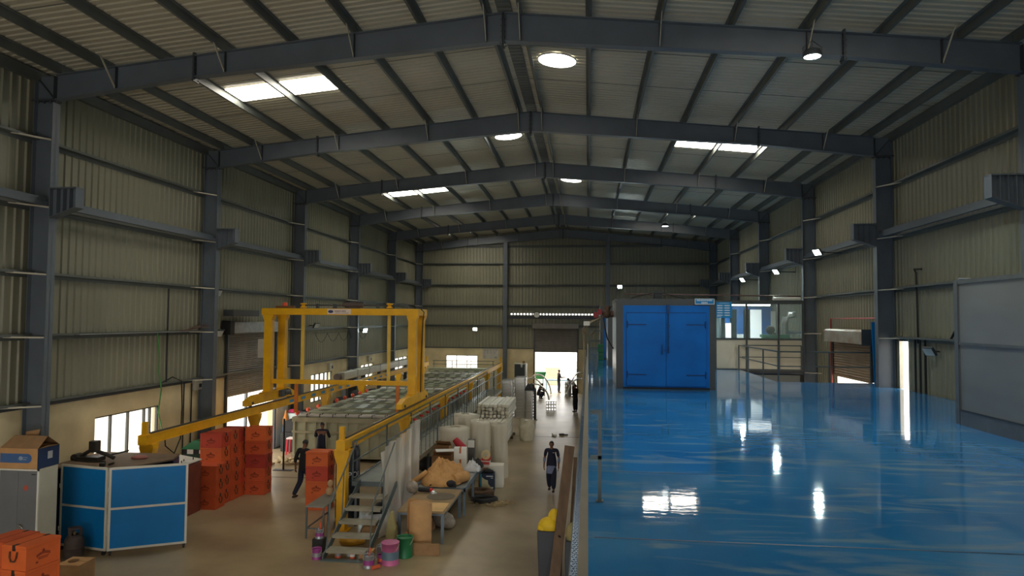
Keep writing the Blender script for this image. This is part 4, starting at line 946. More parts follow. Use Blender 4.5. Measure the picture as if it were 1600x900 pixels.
q.build('top_flap', CARD, t); MB().add([(W, 0, H_), (W, D, H_), (W+.1, D-.1, H_+.02), (W+.06, .2, H_+.05)], [(0, 1, 2, 3)]).add([(.2, .45, H_+.2), (.5, .47, H_+.2), (.52, .5, H_+.34), (.18, .5, H_+.28)], [(0, 1, 2, 3)]).build('side_flap', CARD, t)
PWH = mat('panel_frame_white', (206, 204, 190), .42, var=.06)
def panel(x0, y0, x1, y1, lab, h=2.0):
    L_ = math.hypot(x1-x0, y1-y0); t = thing('blue_partition_panel', lab, 'partition panel', (x0, y0, 0), math.atan2(y1-y0, x1-x0), 'blue partition panels')
    b0 = .1
    for z in (b0, b0+(h-b0)/2-.02, h-.05): MB().box(0, L_, -.02, .02, z, z+.05).build('cross_bar', PWH, t)
    for x in (0, L_-.05): MB().box(x, x+.05, -.022, .022, b0, h).build('stile', PWH, t)
    MB().box(.05, L_-.05, -.006, .006, b0+.05, b0+(h-b0)/2-.02).build('blue_sheet', BLUEP, t); MB().box(.05, L_-.05, -.006, .006, b0+(h-b0)/2+.03, h-.05).build('blue_sheet', BLUEP, t)
    for x in (.06, L_-.06): MB().cyl((x-.02, 0, .05), (x+.02, 0, .05), .05, n=14).box(x-.03, x+.03, -.02, .02, .05, b0).build('castor', DARK, t)
    for z in (.5, 1.5): MB().cyl((0, -.03, z-.05), (0, -.03, z+.05), .014, n=8).build('hinge', PWH, t)
panel(-12.42, 15.66, -11.05, 15.40, 'left white-framed blue panel of the partition, behind the gas cylinder')
panel(-11.02, 15.40, -9.56, 16.20, 'right white-framed blue panel of the partition, nearest the orange crates')
t = thing('board_cabin', 'low cabin with a dusty brown board top behind the blue panels', 'cabin', (-13.0, 15.8, 0))
MB().prism([(.12, .02), (1.9, -.18), (2.5, 1.3), (2.3, 1.9), (.1, 1.9)], 1.86, 1.9, 'z').build('board_top', mat('dusty_board', (124, 104, 84), .85, var=.18, scale=3), t)
MB().bar((2.5, 1.28, .95), (2.3, 1.86, .95), .03, 1.8).build('side_panel', mat('cabin_blue', (18, 36, 76), .5), t); MB().box(.12, 2.28, 1.84, 1.87, .0, 1.86).build('back_panel', mat('cabin_blue', (18, 36, 76), .5), t); MB().box(.1, .14, .05, 1.85, 0, 1.86).build('side_panel', mat('cabin_blue', (18, 36, 76), .5), t)
t = thing('cutting_machine', 'dark dismantled cutting machine lying on the brown board top', 'machine', (-12.35, 16.6, 1.9)); MC = mat('machine_dark', (50, 46, 42), .55, var=.2)
MB().box(-.35, .25, -.15, .15, 0, .1).tube([(-.3, 0, .1), (-.05, .05, .26), (.3, .1, .14), (.5, .12, .05)], .05).build('bed', MC, t)
MB().cyl((-.42, -.1, .06), (-.42, .12, .06), .1, n=14).build('wheel', MC, t); MB().box(-.08, .12, -.05, .15, .2, .48).build('motor_head', MC, t, bevel=.02)
MB().tube([(-.5, -.1, .1), (-.3, -.15, .02), (.1, -.25, .02), (.5, -.2, .02)], .018).tube([(.3, .1, .1), (.8, .25, .22)], .02).build('lever', MC, t)
o = MB().ball((0, 0, .0), (.22, .16, .05), 14).build('pink_rag', mat('rag_pink', (170, 110, 102), .9), None, (-11.35, 17.0, 1.93)); tag(o, 'crumpled pink and white rag on the brown board top', 'rag')
o = MB().box(-.06, .06, -.05, .05, 0, .09).tube([(.1, .1, .02), (.22, .14, .05)], .025).build('small_tool', MC, None, (-11.6, 15.95, 1.9), .4); tag(o, 'small dark metal block on the brown board edge', 'tool')
t = thing('gas_cylinder', 'dark rusty gas cylinder standing in front of the left blue panel', 'gas cylinder', (-11.57, 15.05, 0)); GC = mat('cylinder_rust', (66, 54, 50), .7, var=.25, scale=8)
MB().lathe([(.16, 0), (.16, .03), (.195, .08), (.205, .12), (.205, .27), (.212, .28), (.205, .30), (.2, .44), (.16, .52), (.06, .56)], n=24).build('tank', GC, t)
MB().cyl((0, 0, .55), (0, 0, .63), .03, n=10).cyl((-.04, 0, .62), (.05, 0, .62), .016, n=8).build('valve', mat('valve_brass', (150, 130, 90), .4, .6), t)
q = MB().lathe([(.125, .53), (.13, .56), (.12, .56)], n=20).lathe([(.12, .69), (.135, .70), (.135, .72), (.115, .72)], n=20)
for i in range(3): q.bar((.125*cos(i*2.1+.4), .125*sin(i*2.1+.4), .54), (.125*cos(i*2.1+.4), .125*sin(i*2.1+.4), .7), .08, .012)
q.build('collar', GC, t)
o = thing('small_carton', 'small brown carton on the floor beside the foreground orange crates', 'carton', (-10.4, 13.6, 0), .05)
MB().box(-.24, .24, -.25, .25, 0, .5).build('box', CARD, o); MB().box(-.24, .24, -.25, -.01, .5, .506).box(-.24, .24, .01, .25, .5, .506).build('flap', KRAFT, o); MB().ball((-.05, 0, .51), (.1, .12, .02), 10).build('worn_patch', mat('worn_card', (120, 84, 54), .9), o)
t = thing('red_brown_box', 'large red-brown box with a tilted white board on top behind the blue panels', 'box', (-11.30, 18.3, 0)); 
MB().box(-.3, .3, 0, 1.0, 0, 1.36).build('box', mat('box_redbrown', (124, 62, 46), .7, var=.15), t); MB().add([(-.38, -.3, 1.44), (.2, -.3, 1.40), (.3, 1.02, 1.42), (-.36, 1.02, 1.52), (-.38, -.3, 1.47), (.2, -.3, 1.43), (.3, 1.02, 1.45), (-.36, 1.02, 1.55)], [(0, 1, 2, 3), (7, 6, 5, 4), (0, 4, 5, 1), (1, 5, 6, 2), (2, 6, 7, 3), (3, 7, 4, 0)]).build('white_board', WHITE, t)
q = MB()
for x, y in ((-.2, .1), (.1, .3), (.05, .5), (.15, .8)): q.box(x, x+.02, y, y+.02, 1.45, 1.53)
q.build('clip', DARK, t)
t = thing('green_machine', 'green machine with a sloped hood behind the red crates', 'machine', (-12.35, 21.4, 0))
MB().prism([(-.4, 1.35), (.55, 1.35), (.55, 1.62), (.0, 1.62)], -.25, .25).build('hood', GRN, t); MB().box(-.35, .5, -.22, .22, 0, 1.2).build('body', mat('machine_green_dark', (30, 62, 48), .5), t)
MB().box(.2, .36, -.235, -.22, 1.22, 1.33).box(-.2, .0, -.235, -.22, 1.2, 1.34).build('dial', WHITE, t); MB().box(-.35, .5, -.22, .22, 1.2, 1.35).build('panel', DARK, t)
# left wall pipes, meter boxes
for i, (y, z0, z1) in enumerate([(21.9, .2, 3.36), (22.35, .2, 3.3), (20.9, 3.4, 6.4), (23.05, 3.4, 4.95)]):
    o = MB().tube([(WL+.05, y, z0), (WL+.05, y, z1)], .022).build('wall_pipe', DARK); tag(o, ['thin black pipe on the cream left wall right of the window', 'second thin black pipe on the cream left wall near the column', 'thin black pipe up the left cladding', 'short black pipe beside the left shutter box'][i], 'pipe')
o = MB().tube([(WL+.2, 20.15, 5.05), (WL+.25, 20.2, 4.3), (WL+.2, 20.28, 3.8), (WL+.25, 20.35, 3.3), (WL+.2, 20.3, 2.6), (WL+.5, 20.1, 2.0)], .02).build('green_hose', mat('hose_green', (74, 140, 70), .5)); tag(o, 'green hose hanging down the left wall across the window', 'hose')
o = MB().tube([(WL+.1, 20.4, 3.42), (WL+.2, 21.0, 3.62), (WL+.2, 21.5, 3.45), (WL+.18, 21.6, 2.6), (WL+.15, 21.6, 1.6), (WL+.2, 21.2, 1.2), (WL+.15, 20.8, 1.5), (WL+.1, 20.8, 2.0)], .02).build('black_hose', DARK); tag(o, 'thick black hose arching over the left wall ledge', 'hose')
for y, z, lab in ((22.6, 3.2, 'pale junction box under the girt beside the second left column'), (35.0, 3.0, 'grey meter box above the second left window'), (41.5, 3.05, 'grey meter box above the third left window')):
    b = thing('meter_box', lab, 'meter box', (WL+.01, y, z)); MB().box(0, .14, -.22, .22, -.14, .2).build('case', mat('meter_grey', (172, 168, 150), .5), b, bevel=.01); MB().box(.14, .15, .02, .18, -.06, .06).build('dial', DARK, b)
o = MB(); 
for i in range(5):
    y = 32.6+i*1.6; o.tube([(WL+.2, y+.16*k, 4.75-.42*sin(pi*k/10)) for k in range(11)], .012, 6)
o.tube([(WL+.2, 32.4, 4.78), (WL+.2, 40.8, 4.78)], .008, 6); tag(o.build('festoon_cable', DARK), 'black festoon cable looping along the left wall', 'cable')
t = thing('cable_tray', 'rusty cable tray and pipe bracket at the second left column', 'cable tray', (WL+.2, 21.2, 4.95)); MB().box(-.1, .12, -4.5, 1.35, .075, .1).build('tray', GALV2, t); MB().tube([(.1, .2, .1), (.2, .9, .3), (.25, 1.35, .28)], .02).tube([(.0, .1, .1), (.2, 1.0, .22), (.3, 1.35, .2)], .02).build('pipe', mat('pipe_rust', (96, 70, 62), .5), t)
o = MB().box(-13.0, -12.62, 24.0, 26.0, 5.55, 5.78).build('lintel_beam', STEELD); tag(o, 'dark lintel beam above the left shutter', 'beam')
# items at the left door
t = thing('oxygen_cylinder', 'blue gas cylinder with an orange cap standing by the left door', 'gas cylinder', (-12.75, 28.9, 0))
MB().lathe([(.115, 0), (.115, 1.0), (.115, 1.2), (.06, 1.36), (.03, 1.38)], n=18).build('bottle', mat('bottle_blue', (70, 112, 168), .45), t); MB().lathe([(.118, 1.0), (.118, 1.22), (.065, 1.38), (.03, 1.55), (.02, 1.6)], n=18).build('cap', mat('cap_orange', (210, 130, 50), .5), t)
t = thing('white_fridge', 'white fridge with a pink cloth on top beside the tank line', 'fridge', (-12.45, 29.3, 0)); MB().box(-.3, .3, -.3, .3, .05, 1.45).build('body', mat('fridge_white', (200, 220, 222), .35), t, bevel=.02); MB().box(-.3, .3, -.34, -.3, .5, 1.44).build('door', mat('fridge_white', (200, 220, 222), .35), t, bevel=.01); MB().box(.22, .26, -.37, -.34, .8, 1.2).build('handle', GALV, t)
o = MB().ball((-12.55, 29.2, 1.52), (.22, .16, .09), 12).ball((-12.35, 29.15, 1.5), (.14, .12, .06), 10).build('pink_cloth', mat('cloth_pink', (214, 60, 110), .85)); tag(o, 'bright pink cloth bundle on top of the white fridge', 'cloth')
t = thing('red_stool', 'red and white plastic stool by the left door', 'stool', (-11.9, 27.6, 0)); MB().box(-.17, .17, -.17, .17, .62, .68).build('seat', mat('stool_white', (232, 214, 214), .4), t, bevel=.02)
for x in (-.13, .13):
    for y in (-.13, .13): MB().bar((x*1.25, y*1.25, 0), (x, y, .62), .05, .05).build('leg', mat('stool_red', (214, 44, 66), .4), t)
t = thing('barrier_post', 'thin black barrier post on a flat foot near the walking man', 'post', (-10.95, 24.7, 0)); MB().cyl((0, 0, .02), (0, 0, 1.85), .035, n=10).build('pole', DARK, t); MB().box(-.35, .35, -.12, .12, 0, .02).build('foot', DARK, t)
b = MB()
for i in range(60):
    x, y = random.gauss(0, .35), random.gauss(0, .3); b.ball((x, y, .05+random.random()*.06), (.12, .07, .05), 6)
tag(b.build('rubble', mat('straw', (176, 156, 118), .95, var=.3, scale=9), None, (-11.4, 26.0, 0)), 'heap of pale straw and scrap beside the front tank corner', 'scrap heap', kind='stuff')

# ------------------------------------------------------------------ clutter by the stairs and the aisle
PURP = mat('can_purple', (150, 62, 132), .45, var=.15); CANG = mat('can_grey', (150, 152, 156), .35, .4, var=.1); CANL = mat('can_label_blue', (96, 118, 134), .5); CANP = mat('can_pink', (196, 104, 150), .5, var=.2); CANO = mat('can_orange', (214, 96, 60), .5, var=.15)
def can(x, y, r, h, body, band, lab, lid=False, brush=False, top=None, z=0):
    t = thing('paint_can', lab, 'paint can', (x, y, z), group='paint cans at the stairs')
    MB().lathe([(r, 0), (r, .02), (r*.97, .03), (r*.97, h-.03), (r*1.02, h-.02), (r*1.02, h), (r*.9, h), (r*.88, h-.04)] if not lid else [(r, 0), (r*.97, .03), (r*.97, h-.02), (r*1.02, h-.02), (r*1.02, h)], n=22).build('body', body, t)
    if band: MB().lathe([(r*.985, h*.25), (r*.985, h*.62)], n=22).build('label_band', band, t)
    MB().lathe([(r*.86, h-.05), (r*.86, h-.045)], n=18).build('paint_residue', top or PURP, t)
    MB().tube([(r*1.03*cos(a_), r*.4*sin(a_), h-.03-.12*sin(a_)) if False else (r*1.04*cos(a_), -r*1.04*abs(sin(a_))*.8, h-.04-r*.9*sin(a_)) for a_ in [pi*i/10 for i in range(11)]], .005, 6).build('wire_handle', GALV, t)
    if brush: MB().bar((0, 0, h-.1), (.04, -.02, h+.16), .035, .02).build('brush_handle', CANO, t)
    return t
can(-6.17, 15.82, .11, .24, PURP, CANG, 'purple-labelled paint can left of the bottom stair step')
can(-6.32, 16.35, .10, .22, CANG, PURP, 'paint can with brushes standing on a box left of the stairs', brush=True, z=.3)
o = MB().box(-.13, .13, -.12, .12, 0, .3).build('black_box', DARK, None, (-6.32, 16.35, 0)); tag(o, 'small black box left of the stairs under a paint can', 'box')
can(-5.72, 15.98, .075, .16, CANO, CANG, 'small orange paint can under the bottom step, left')
can(-5.38, 15.98, .07, .15, CANO, WHITE, 'small orange and white paint can under the bottom step, middle')
can(-5.5, 16.1, .06, .13, CANG, None, 'small grey can under the bottom step')
can(-4.82, 15.42, .125, .28, CANG, PURP, 'open grey paint can with a brush right of the bottom step', brush=True)
can(-4.62, 15.72, .085, .20, PURP, CANO, 'small orange-topped can between the grey can and the large pink can', top=CANO)
can(-4.42, 15.72, .20, .48, CANP, CANL, 'large pink and grey paint drum right of the stairs', lid=True, top=CANP)
can(-4.72, 16.15, .14, .26, CANG, None, 'dull grey can behind the large pink paint drum')
can(-4.22, 16.22, .19, .46, GRN, None, 'dark green open drum in front of the plastic sheet', top=GRN)
o = MB().bar((0, 0, .03), (.16, .12, .05), .06, .06).build('roller_brush', CANO, None, (-4.72, 15.3, 0)); tag(o, 'orange brush lying on the floor in front of the paint cans', 'brush')
t = thing('wood_block', 'pale wooden block under the bottom stair step', 'block', (-5.05, 16.05, 0)); MB().box(-.16, .16, -.1, .1, 0, .19).build('block', KRAFT, t, bevel=.01); MB().box(-.02, .02, -.102, -.1, 0, .19).build('split', DARK, t)
o = MB().ball((0, 0, .1), (.28, .2, .13), 14).ball((.2, .05, .08), (.16, .12, .09), 10).build('yellow_bag', mat('bag_yellow', (206, 150, 40), .7, var=.2), None, (-5.75, 16.9, 0)); tag(o, 'crumpled yellow bag under the stairs', 'bag')
o = MB().cyl((0, 0, .13), (.9, .3, .16), .12, n=16).build('white_roll', WHITEC, None, (-6.0, 18.5, 0)); tag(o, 'white roll lying under the walkway deck', 'roll')
for i, (x, y, s, m_, lb) in enumerate([(-5.6, 19.2, .5, DARK, 'black sack under the front of the walkway'), (-5.72, 21.5, .5, STEELD, 'grey sack under the walkway behind the plastic sheet'), (-5.75, 25.2, .6, DARK, 'black sack under the walkway beside the wrapped rolls'), (-5.7, 28.0, .55, STEELD, 'dark bundle under the walkway by the white profiles'), (-5.8, 33.0, .6, DARK, 'dark bundle under the walkway beyond the white profiles'), (-5.5, 17.6, .32, CARD, 'brown carton piece under the stairs'), (-5.5, 20.1, .3, RED, 'small red can under the walkway front')]):
    o = MB().ball((0, 0, s*.45), (s*.7, s*.8, s*.45), 12).ball((s*.3, s*.3, s*.4), (s*.5, s*.4, s*.38), 10).build('sack', m_, None, (x, y, 0)); tag(o, lb, 'sack', 'sacks under the walkway')
DRUM = mat('drum_navy', (22, 28, 44), .35, var=.15); INKW = mat('drum_lettering', (206, 210, 214), .5)
t = thing('chemical_tank', 'dark navy upright tank with white letters behind the front yellow post', 'tank', (-6.62, 19.15, 0))
MB().lathe([(.31, 0), (.33, .03), (.33, .6), (.335, .62), (.33, .64), (.33, 1.3), (.335, 1.32), (.33, 1.34), (.33, 1.85), (.29, 1.96), (.14, 2.0), (.14, 2.04)], n=30).build('body', DRUM, t)
for txt, a0, z_, sz in (('POL', .32, 1.15, .22), ('D', -.82, 1.12, .22)):
    c = bpy.data.curves.new('lettering', 'FONT'); c.body = txt; c.size = sz; c.extrude = .002
    o = bpy.data.objects.new('lettering', c); COL.objects.link(o)
    me = bpy.data.meshes.new_from_object(o.evaluated_get(bpy.context.evaluated_depsgraph_get())); bpy.data.objects.remove(o)
    q = MB(); q.add([((.335+v.co.z)*sin(a0+v.co.x/.33), -(.335+v.co.z)*cos(a0+v.co.x/.33), z_+v.co.y) for v in me.vertices], [tuple(p.vertices) for p in me.polygons]); q.build('lettering', INKW, t)
t = thing('work_platform', 'low grey steel platform table left of the yellow post and stairs', 'table', (-6.90, 17.2, 0)); 
MB().box(-.12, .36, 0, 1.55, .77, .8).build('top', DECK, t)
for x, y in ((-.12, 0), (.32, 0), (-.12, 1.51), (.32, 1.51)): MB().box(x, x+.04, y, y+.04, 0, .77).build('leg', RAIL, t)
MB().bar((-.1, .02, .25), (-.1, 1.5, .25), .03, .03).bar((-.1, .02, .25), (.34, .02, .25), .03, .03).build('brace', RAIL, t)
o = MB().ball((0, 0, .12), (.1, .1, .12), 10).ball((.02, 0, .32), (.08, .08, .1), 10).build('rag_bundle', mat('rag_tan', (184, 152, 112), .9), None, (-6.82, 18.3, .8)); tag(o, 'small tan rag bundle on the low platform left of the yellow post', 'rag')
# kraft table
t = thing('work_table', 'long work table with a dusty plywood top and blue-grey steel legs', 'table', (-4.68, 17.2, 0)); LEG = mat('table_leg_blue', (104, 120, 132), .45)
PLY = mat('dusty_ply', (150, 126, 92), .8, var=.15, scale=3)
MB().box(0, 1.2, 0, 2.4, .73, .76).build('top', PLY, t); MB().box(.02, 1.18, .02, 2.38, .67, .73).build('apron', LEG, t)
for x, y in ((.02, .02), (1.1, .02), (.02, 2.3), (1.1, 2.3)): MB().box(x, x+.07, y, y+.07, 0, .67).build('leg', LEG, t)
o = MB().box(-4.15, -3.55, 17.3, 18.1, .762, .768).build('kraft_sheet', mat('kraft_light', (222, 182, 124), .8), None); tag(o, 'light brown paper sheet on the near corner of the work table', 'paper sheet')
o = MB().lathe([(.38, 0), (.38, .006)], n=32).build('grey_disc', mat('disc_grey', (110, 100, 84), .8), None, (-3.9, 18.75, .762)); tag(o, 'flat grey disc on the work table', 'disc')
t = thing('angle_grinder', 'dark hand grinder with a red collar lying on the work table', 'power tool', (-4.35, 19.05, .762), .4)
MB().cyl((-.2, .15, .08), (.08, 0, .08), .06, n=14).build('body', DARK, t); MB().cyl((.08, 0, .08), (.14, -.04, .08), .055, n=14).build('red_collar', RED, t); MB().lathe([(.1, 0), (.1, .03), (.04, .08)], n=18).build('guard', ALU, t, (.16, -.06, 0))
t = thing('kraft_roll', 'tall roll of brown kraft paper standing in front of the work table', 'paper roll', (-4.0, 16.84, 0))
MB().lathe([(.27, .0), (.27, 1.08), (.255, 1.085), (.25, 1.07), (.235, 1.085), (.22, 1.07), (.2, 1.085), (.05, 1.08)], n=36).build('roll', KRAFT, t)
pts = [(.275+.10*(i/10)**1.5)*1 for i in range(11)]; vs = []
for i, r_ in enumerate(pts):
    a_ = pi*.55+i*.11
    for z in (0, 1.08+.05*(i/10)): vs.append((r_*cos(a_), r_*sin(a_), z))
MB().add(vs, [(2*i, 2*i+2, 2*i+3, 2*i+1) for i in range(10)], 0, True).build('loose_edge', KRAFT, t)
o = MB().box(-.52, .52, -.03, .03, 0, .27).box(-.52, -.2, -.03, .3, 0, .02).build('card_slab', CARD, None, (-3.95, 16.35, 0), .05); tag(o, 'flat brown cardboard slab leaning at the foot of the kraft roll', 'cardboard')
o = MB().prism([(0, 0), (.12, -.02), (.22, .12), (.24, .45), (.16, .8), (.1, .85), (.02, .6), (-.02, .3)], 0, .16).build('olive_sack', mat('sack_olive', (152, 142, 96), .85, var=.15), None, (-4.82, 16.75, .03), bevel=.04); tag(o, 'slim olive sack hanging at the corner of the work table', 'sack')
for i, (x, y, c_) in enumerate([(-4.25, 18.2, CARD), (-3.8, 18.6, mat('rag_grey', (160, 148, 136), .9, var=.25, scale=9)), (-4.3, 19.1, DARK)]):
    o = MB().ball((0, 0, .2), (.3, .25, .2), 12).ball((.15, -.1, .16), (.2, .2, .16), 10).build('scrap_bundle', c_, None, (x, y, 0)); tag(o, ['brown', 'pale', 'black'][i]+' scrap bundle under the work table', 'bundle')
o = MB().cyl((0, 0, .06), (.25, .3, .3), .06, n=12).build('card_tube', CARD, None, (-4.58, 16.62, .02)); tag(o, 'short cardboard tube beside the green drum', 'tube')
# roller table with burlap
t = thing('roller_table', 'long steel roller table carrying the burlap and boxes', 'table', (-4.9, 19.75, 0))
MB().box(0, .05, 0, 3.2, .65, .75).build('side_channel', LEG, t); MB().box(1.43, 1.48, 0, 3.2, .65, .77).build('side_channel', LEG, t); MB().box(0, 1.48, 0, .05, .65, .75).build('end_channel', LEG, t)
for i in range(24): MB().cyl((.05, .1+i*.132, .71), (1.43, .1+i*.132, .71), .035, n=10).build('roller', GALV2, t)
for x in (0, 1.42):
    for y in (0, 1.5, 3.1): MB().box(x, x+.06, y, y+.06, 0, .65).build('leg', LEG, t)
import bmesh
from mathutils import noise as mn
def heap(name, rx, ry, h, m, lab, cat, loc, seed=0, fold=.14, nu=56, nv=56, rz=0, kind=None):
    q = MB(); vs = []
    for i in range(nu+1):
        for j in range(nv+1):
            u, v = i/nu*2-1, j/nv*2-1; r_ = (abs(u)**2.6+abs(v)**2.6)**(1/2.6)
            n1 = mn.noise(Vector((u*2.3+seed, v*2.3, seed*.7))); n2 = 1-abs(mn.noise(Vector((u*3.4+n1*1.5+v, v*1.9+seed, 1.7))))*2
            n3 = 1-abs(mn.noise(Vector((u*8+seed, v*7+n1*2, 4.2))))*2
            cr = (1-abs(sin(u*5.5+v*3.2+2.6*n1)))**2*.9+(1-abs(sin(u*2.5-v*6.0+3.0*n2)))**3*.6
            z = h*max(0, 1-r_**2.2)**.6*(.72+.3*n1)+fold*.75*cr*h*(1.05-min(1, r_))+(fold*.7*n2+fold*.2*n3)*h*(1.05-min(1, r_))
            k = 1/max(1, r_) if r_ > 1 else 1
            vs.append((u*rx*k+.03*n2, v*ry*k+.03*n1, max(.004, z+.004)))
    q.add(vs, [(i*(nv+1)+j, (i+1)*(nv+1)+j, (i+1)*(nv+1)+j+1, i*(nv+1)+j+1) for i in range(nu) for j in range(nv)], 0, True)
    q.add([(-rx*.6, -ry*.6, .0), (rx*.6, -ry*.6, .0), (rx*.6, ry*.6, .0), (-rx*.6, ry*.6, .0)], [(3, 2, 1, 0)])
    return tag(q.build(name, m, None, loc, rz), lab, cat, kind=kind)
heap('burlap_cloth', .62, 1.0, .52, BURLAP, 'crumpled tan burlap cloth heaped on the roller table', 'cloth', (-4.25, 20.75, .75), 3, .36, 80, 80)
o = MB().cyl((0, 0, .15), (.3, .55, .15), .15, n=20).build('burlap_roll', BURLAP, None, (-3.85, 20.1, .75)); tag(o, 'rolled end of tan burlap on the right edge of the roller table', 'cloth roll')
o = MB().cyl((-.35, .0, .07), (0, .35, .32), .075, n=14).build('burlap_roll', BURLAP, None, (-4.65, 19.9, .75)); tag(o, 'small tan burlap roll at the left end of the heap', 'cloth roll')
o = MB().ball((0, 0, .16), (.17, .15, .17), 12).build('grey_rag', mat('rag_grey', (160, 148, 136), .9, var=.25, scale=9), None, (-4.75, 19.0, .765)); tag(o, 'grey mottled rag bundle on the far left of the work table', 'rag')
t = thing('black_gun', 'black spray gun with a long barrel lying in front of the burlap', 'power tool', (-3.95, 19.85, .75), .1); MB().bar((-.5, 0, .05), (.1, 0, .05), .05, .05).build('barrel', DARK, t); MB().ball((.1, 0, .1), (.14, .09, .1), 12).box(.05, .25, -.06, .06, 0, .08).build('body', DARK, t)
def carton(x, y, z, w_, d, h, m, lab, rz=0, tape=None, flap=None):
    t = thing('carton', lab, 'carton', (x, y, z), rz); MB().box(-w_/2, w_/2, -d/2, d/2, 0, h).build('box', m, t, bevel=.006)
    if tape: MB().box(-.03, .03, -d/2-.002, -d/2, h*.55, h).box(-.03, .03, -d/2-.002, d/2, h, h+.002).box(w_/2, w_/2+.002, -.03, .03, h*.55, h).build('tape', tape, t)
    if flap: MB().add([(-w_/2, -d/2, h), (w_/2, -d/2, h), (w_/2+.04, -d/2-.12, h+.05), (-w_/2+.04, -d/2-.12, h+.05)], [(0, 1, 2, 3)]).add([(-w_/2, d/2, h), (w_/2, d/2, h), (w_/2, d/2-.2, h+.14), (-w_/2, d/2-.2, h+.14)], [(0, 1, 2, 3)]).build('flap', flap, t)
    return t
TPB = mat('tape_brown', (186, 106, 52), .5)
carton(-4.0, 22.15, .75, .40, .34, .36, WHITE, 'white carton with brown tape, lower of the two stacked on the roller table', .15, TPB)
carton(-4.0, 22.15, 1.112, .40, .34, .34, WHITE, 'white carton with brown tape, upper of the two stacked on the roller table', .12, TPB)
carton(-4.62, 22.3, .75, .6, .5, .42, CARD, 'open brown carton with raised flaps left of the white cartons', .1, None, KRAFT)
carton(-4.72, 22.9, .752, .5, .3, .62, CARD, 'tall brown carton at the back of the roller table beside the walkway', -.1, None, CARD)
o = MB().box(-.3, .3, -.2, .2, 0, .02).build('paper_pad', WHITE, None, (-4.5, 22.2, 1.33), .3); tag(o, 'white paper pad on top of the open brown carton', 'paper')
heap('black_bag', .3, .28, .28, DARK, 'black plastic bag behind the white cartons on the roller table', 'bag', (-3.66, 22.65, .75), 5, .4, 30, 30)
heap('white_rags', .26, .24, .24, WHITEC, 'bundle of white rags at the right edge of the roller table', 'cloth', (-3.62, 22.1, .75), 8, .6, 34, 34)
t = thing('lug_box', 'blue and black carton with a torn cream patch on the aisle floor', 'carton', (-3.2, 22.75, 0), .08)
MB().box(-.22, .22, -.18, .22, 0, .56).build('box', mat('carton_navy', (24, 42, 66), .6, var=.1), t); MB().box(-.235, -.19, -.19, .22, 0, .56).box(-.22, .22, -.185, -.18, 0, .05).build('teal_edge', mat('carton_teal', (30, 130, 150), .6), t)
MB().add([(-.19, -.184, .05), (.18, -.184, .05), (.12, -.184, .12), (.02, -.184, .24), (.0, -.184, .36), (-.08, -.184, .38), (-.19, -.184, .46)], [tuple(range(7))]).build('torn_patch', mat('torn_cream', (196, 186, 150), .8), t)
MB().box(-.05, .17, -.184, -.181, .47, .50).box(.1, .17, -.184, -.181, .42, .435).box(.1, .18, -.184, -.181, .1, .15).build('white_print', INKW, t)
o = MB().ball((0, 0, .05), (.16, .12, .08), 10).ball((.1, .02, .04), (.1, .08, .06), 8).build('cloth_hat', BLACKC, None, (-3.2, 22.7, .565)); tag(o, 'black cloth cap on top of the blue and black carton', 'cap')
carton(-3.02, 23.35, 0, .5, .5, .72, PROF, 'cream carton behind the blue and black carton', .05)
carton(-3.4, 23.15, .0, .3, .3, .66, CARD, 'plain brown carton wedged behind the blue and black carton')
t = carton(-3.38, 23.15, .664, .36, .26, .22, mat('carton_redwhite', (206, 190, 180), .6), 'small white carton with red print below the tape rolls'); MB().box(-.18, .18, -.132, -.13, .10, .18).box(-.18, .18, -.13, .13, .22, .222).build('red_print', mat('print_red', (196, 62, 50), .6), t)
t = thing('tape_roll', 'red tape roll with a cream core above the small red and white carton', 'tape roll', (-3.34, 23.2, .89)); 
q = MB(); n = 24; vs = []
for r_, y_ in ((.06, -.05), (.15, -.05), (.15, .05), (.06, .05)):
    for j in range(n): vs.append((r_*cos(2*pi*j/n), y_, .155+r_*sin(2*pi*j/n)))
q.add(vs, [(i*n+j, i*n+(j+1) % n, ((i+1) % 4)*n+(j+1) % n, ((i+1) % 4)*n+j) for i in range(4) for j in range(n)]); q.build('ring', mat('tape_cream', (206, 186, 140), .5), t)
MB().box(-.13, .15, -.03, .06, 0, .1).build('red_tape', RED, t)
# coils on the floor
def coil(x, y, r, tube, turns, m, lab):
    pts = [(r*(1+.06*sin(i*.7))*cos(i*.35), r*.8*(1+.06*cos(i*.9))*sin(i*.35), tube+.5*tube*(i*.35/(2*pi))) for i in range(int(turns*18))]
    return tag(MB().tube(pts, tube, 8).build('coil', m, None, (x, y, 0)), lab, 'coil')
coil(-3.1, 21.3, .36, .05, 3, DARK, 'black hose coil lying on the aisle floor beside the roller table')
coil(-3.3, 21.95, .34, .07, 3, mat('mat_brown', (96, 74, 54), .9, var=.25, scale=9), 'brown rope coil under the edge of the roller table')
b = MB()
for i in range(130):
    x, y = random.gauss(0, .26), random.gauss(0, .16); a_ = random.random()*pi; l = random.uniform(.08, .2)
    b.bar((x-l*cos(a_), y-l*sin(a_), .015+random.random()*.05), (x+l*cos(a_), y+l*sin(a_), .015+random.random()*.05), .014, .01)
tag(b.build('straw_litter', mat('straw', (176, 156, 118), .95), None, (-2.75, 21.1, 0)), 'tangle of tan straw strands on the aisle floor by the black coil', 'straw', kind='stuff')
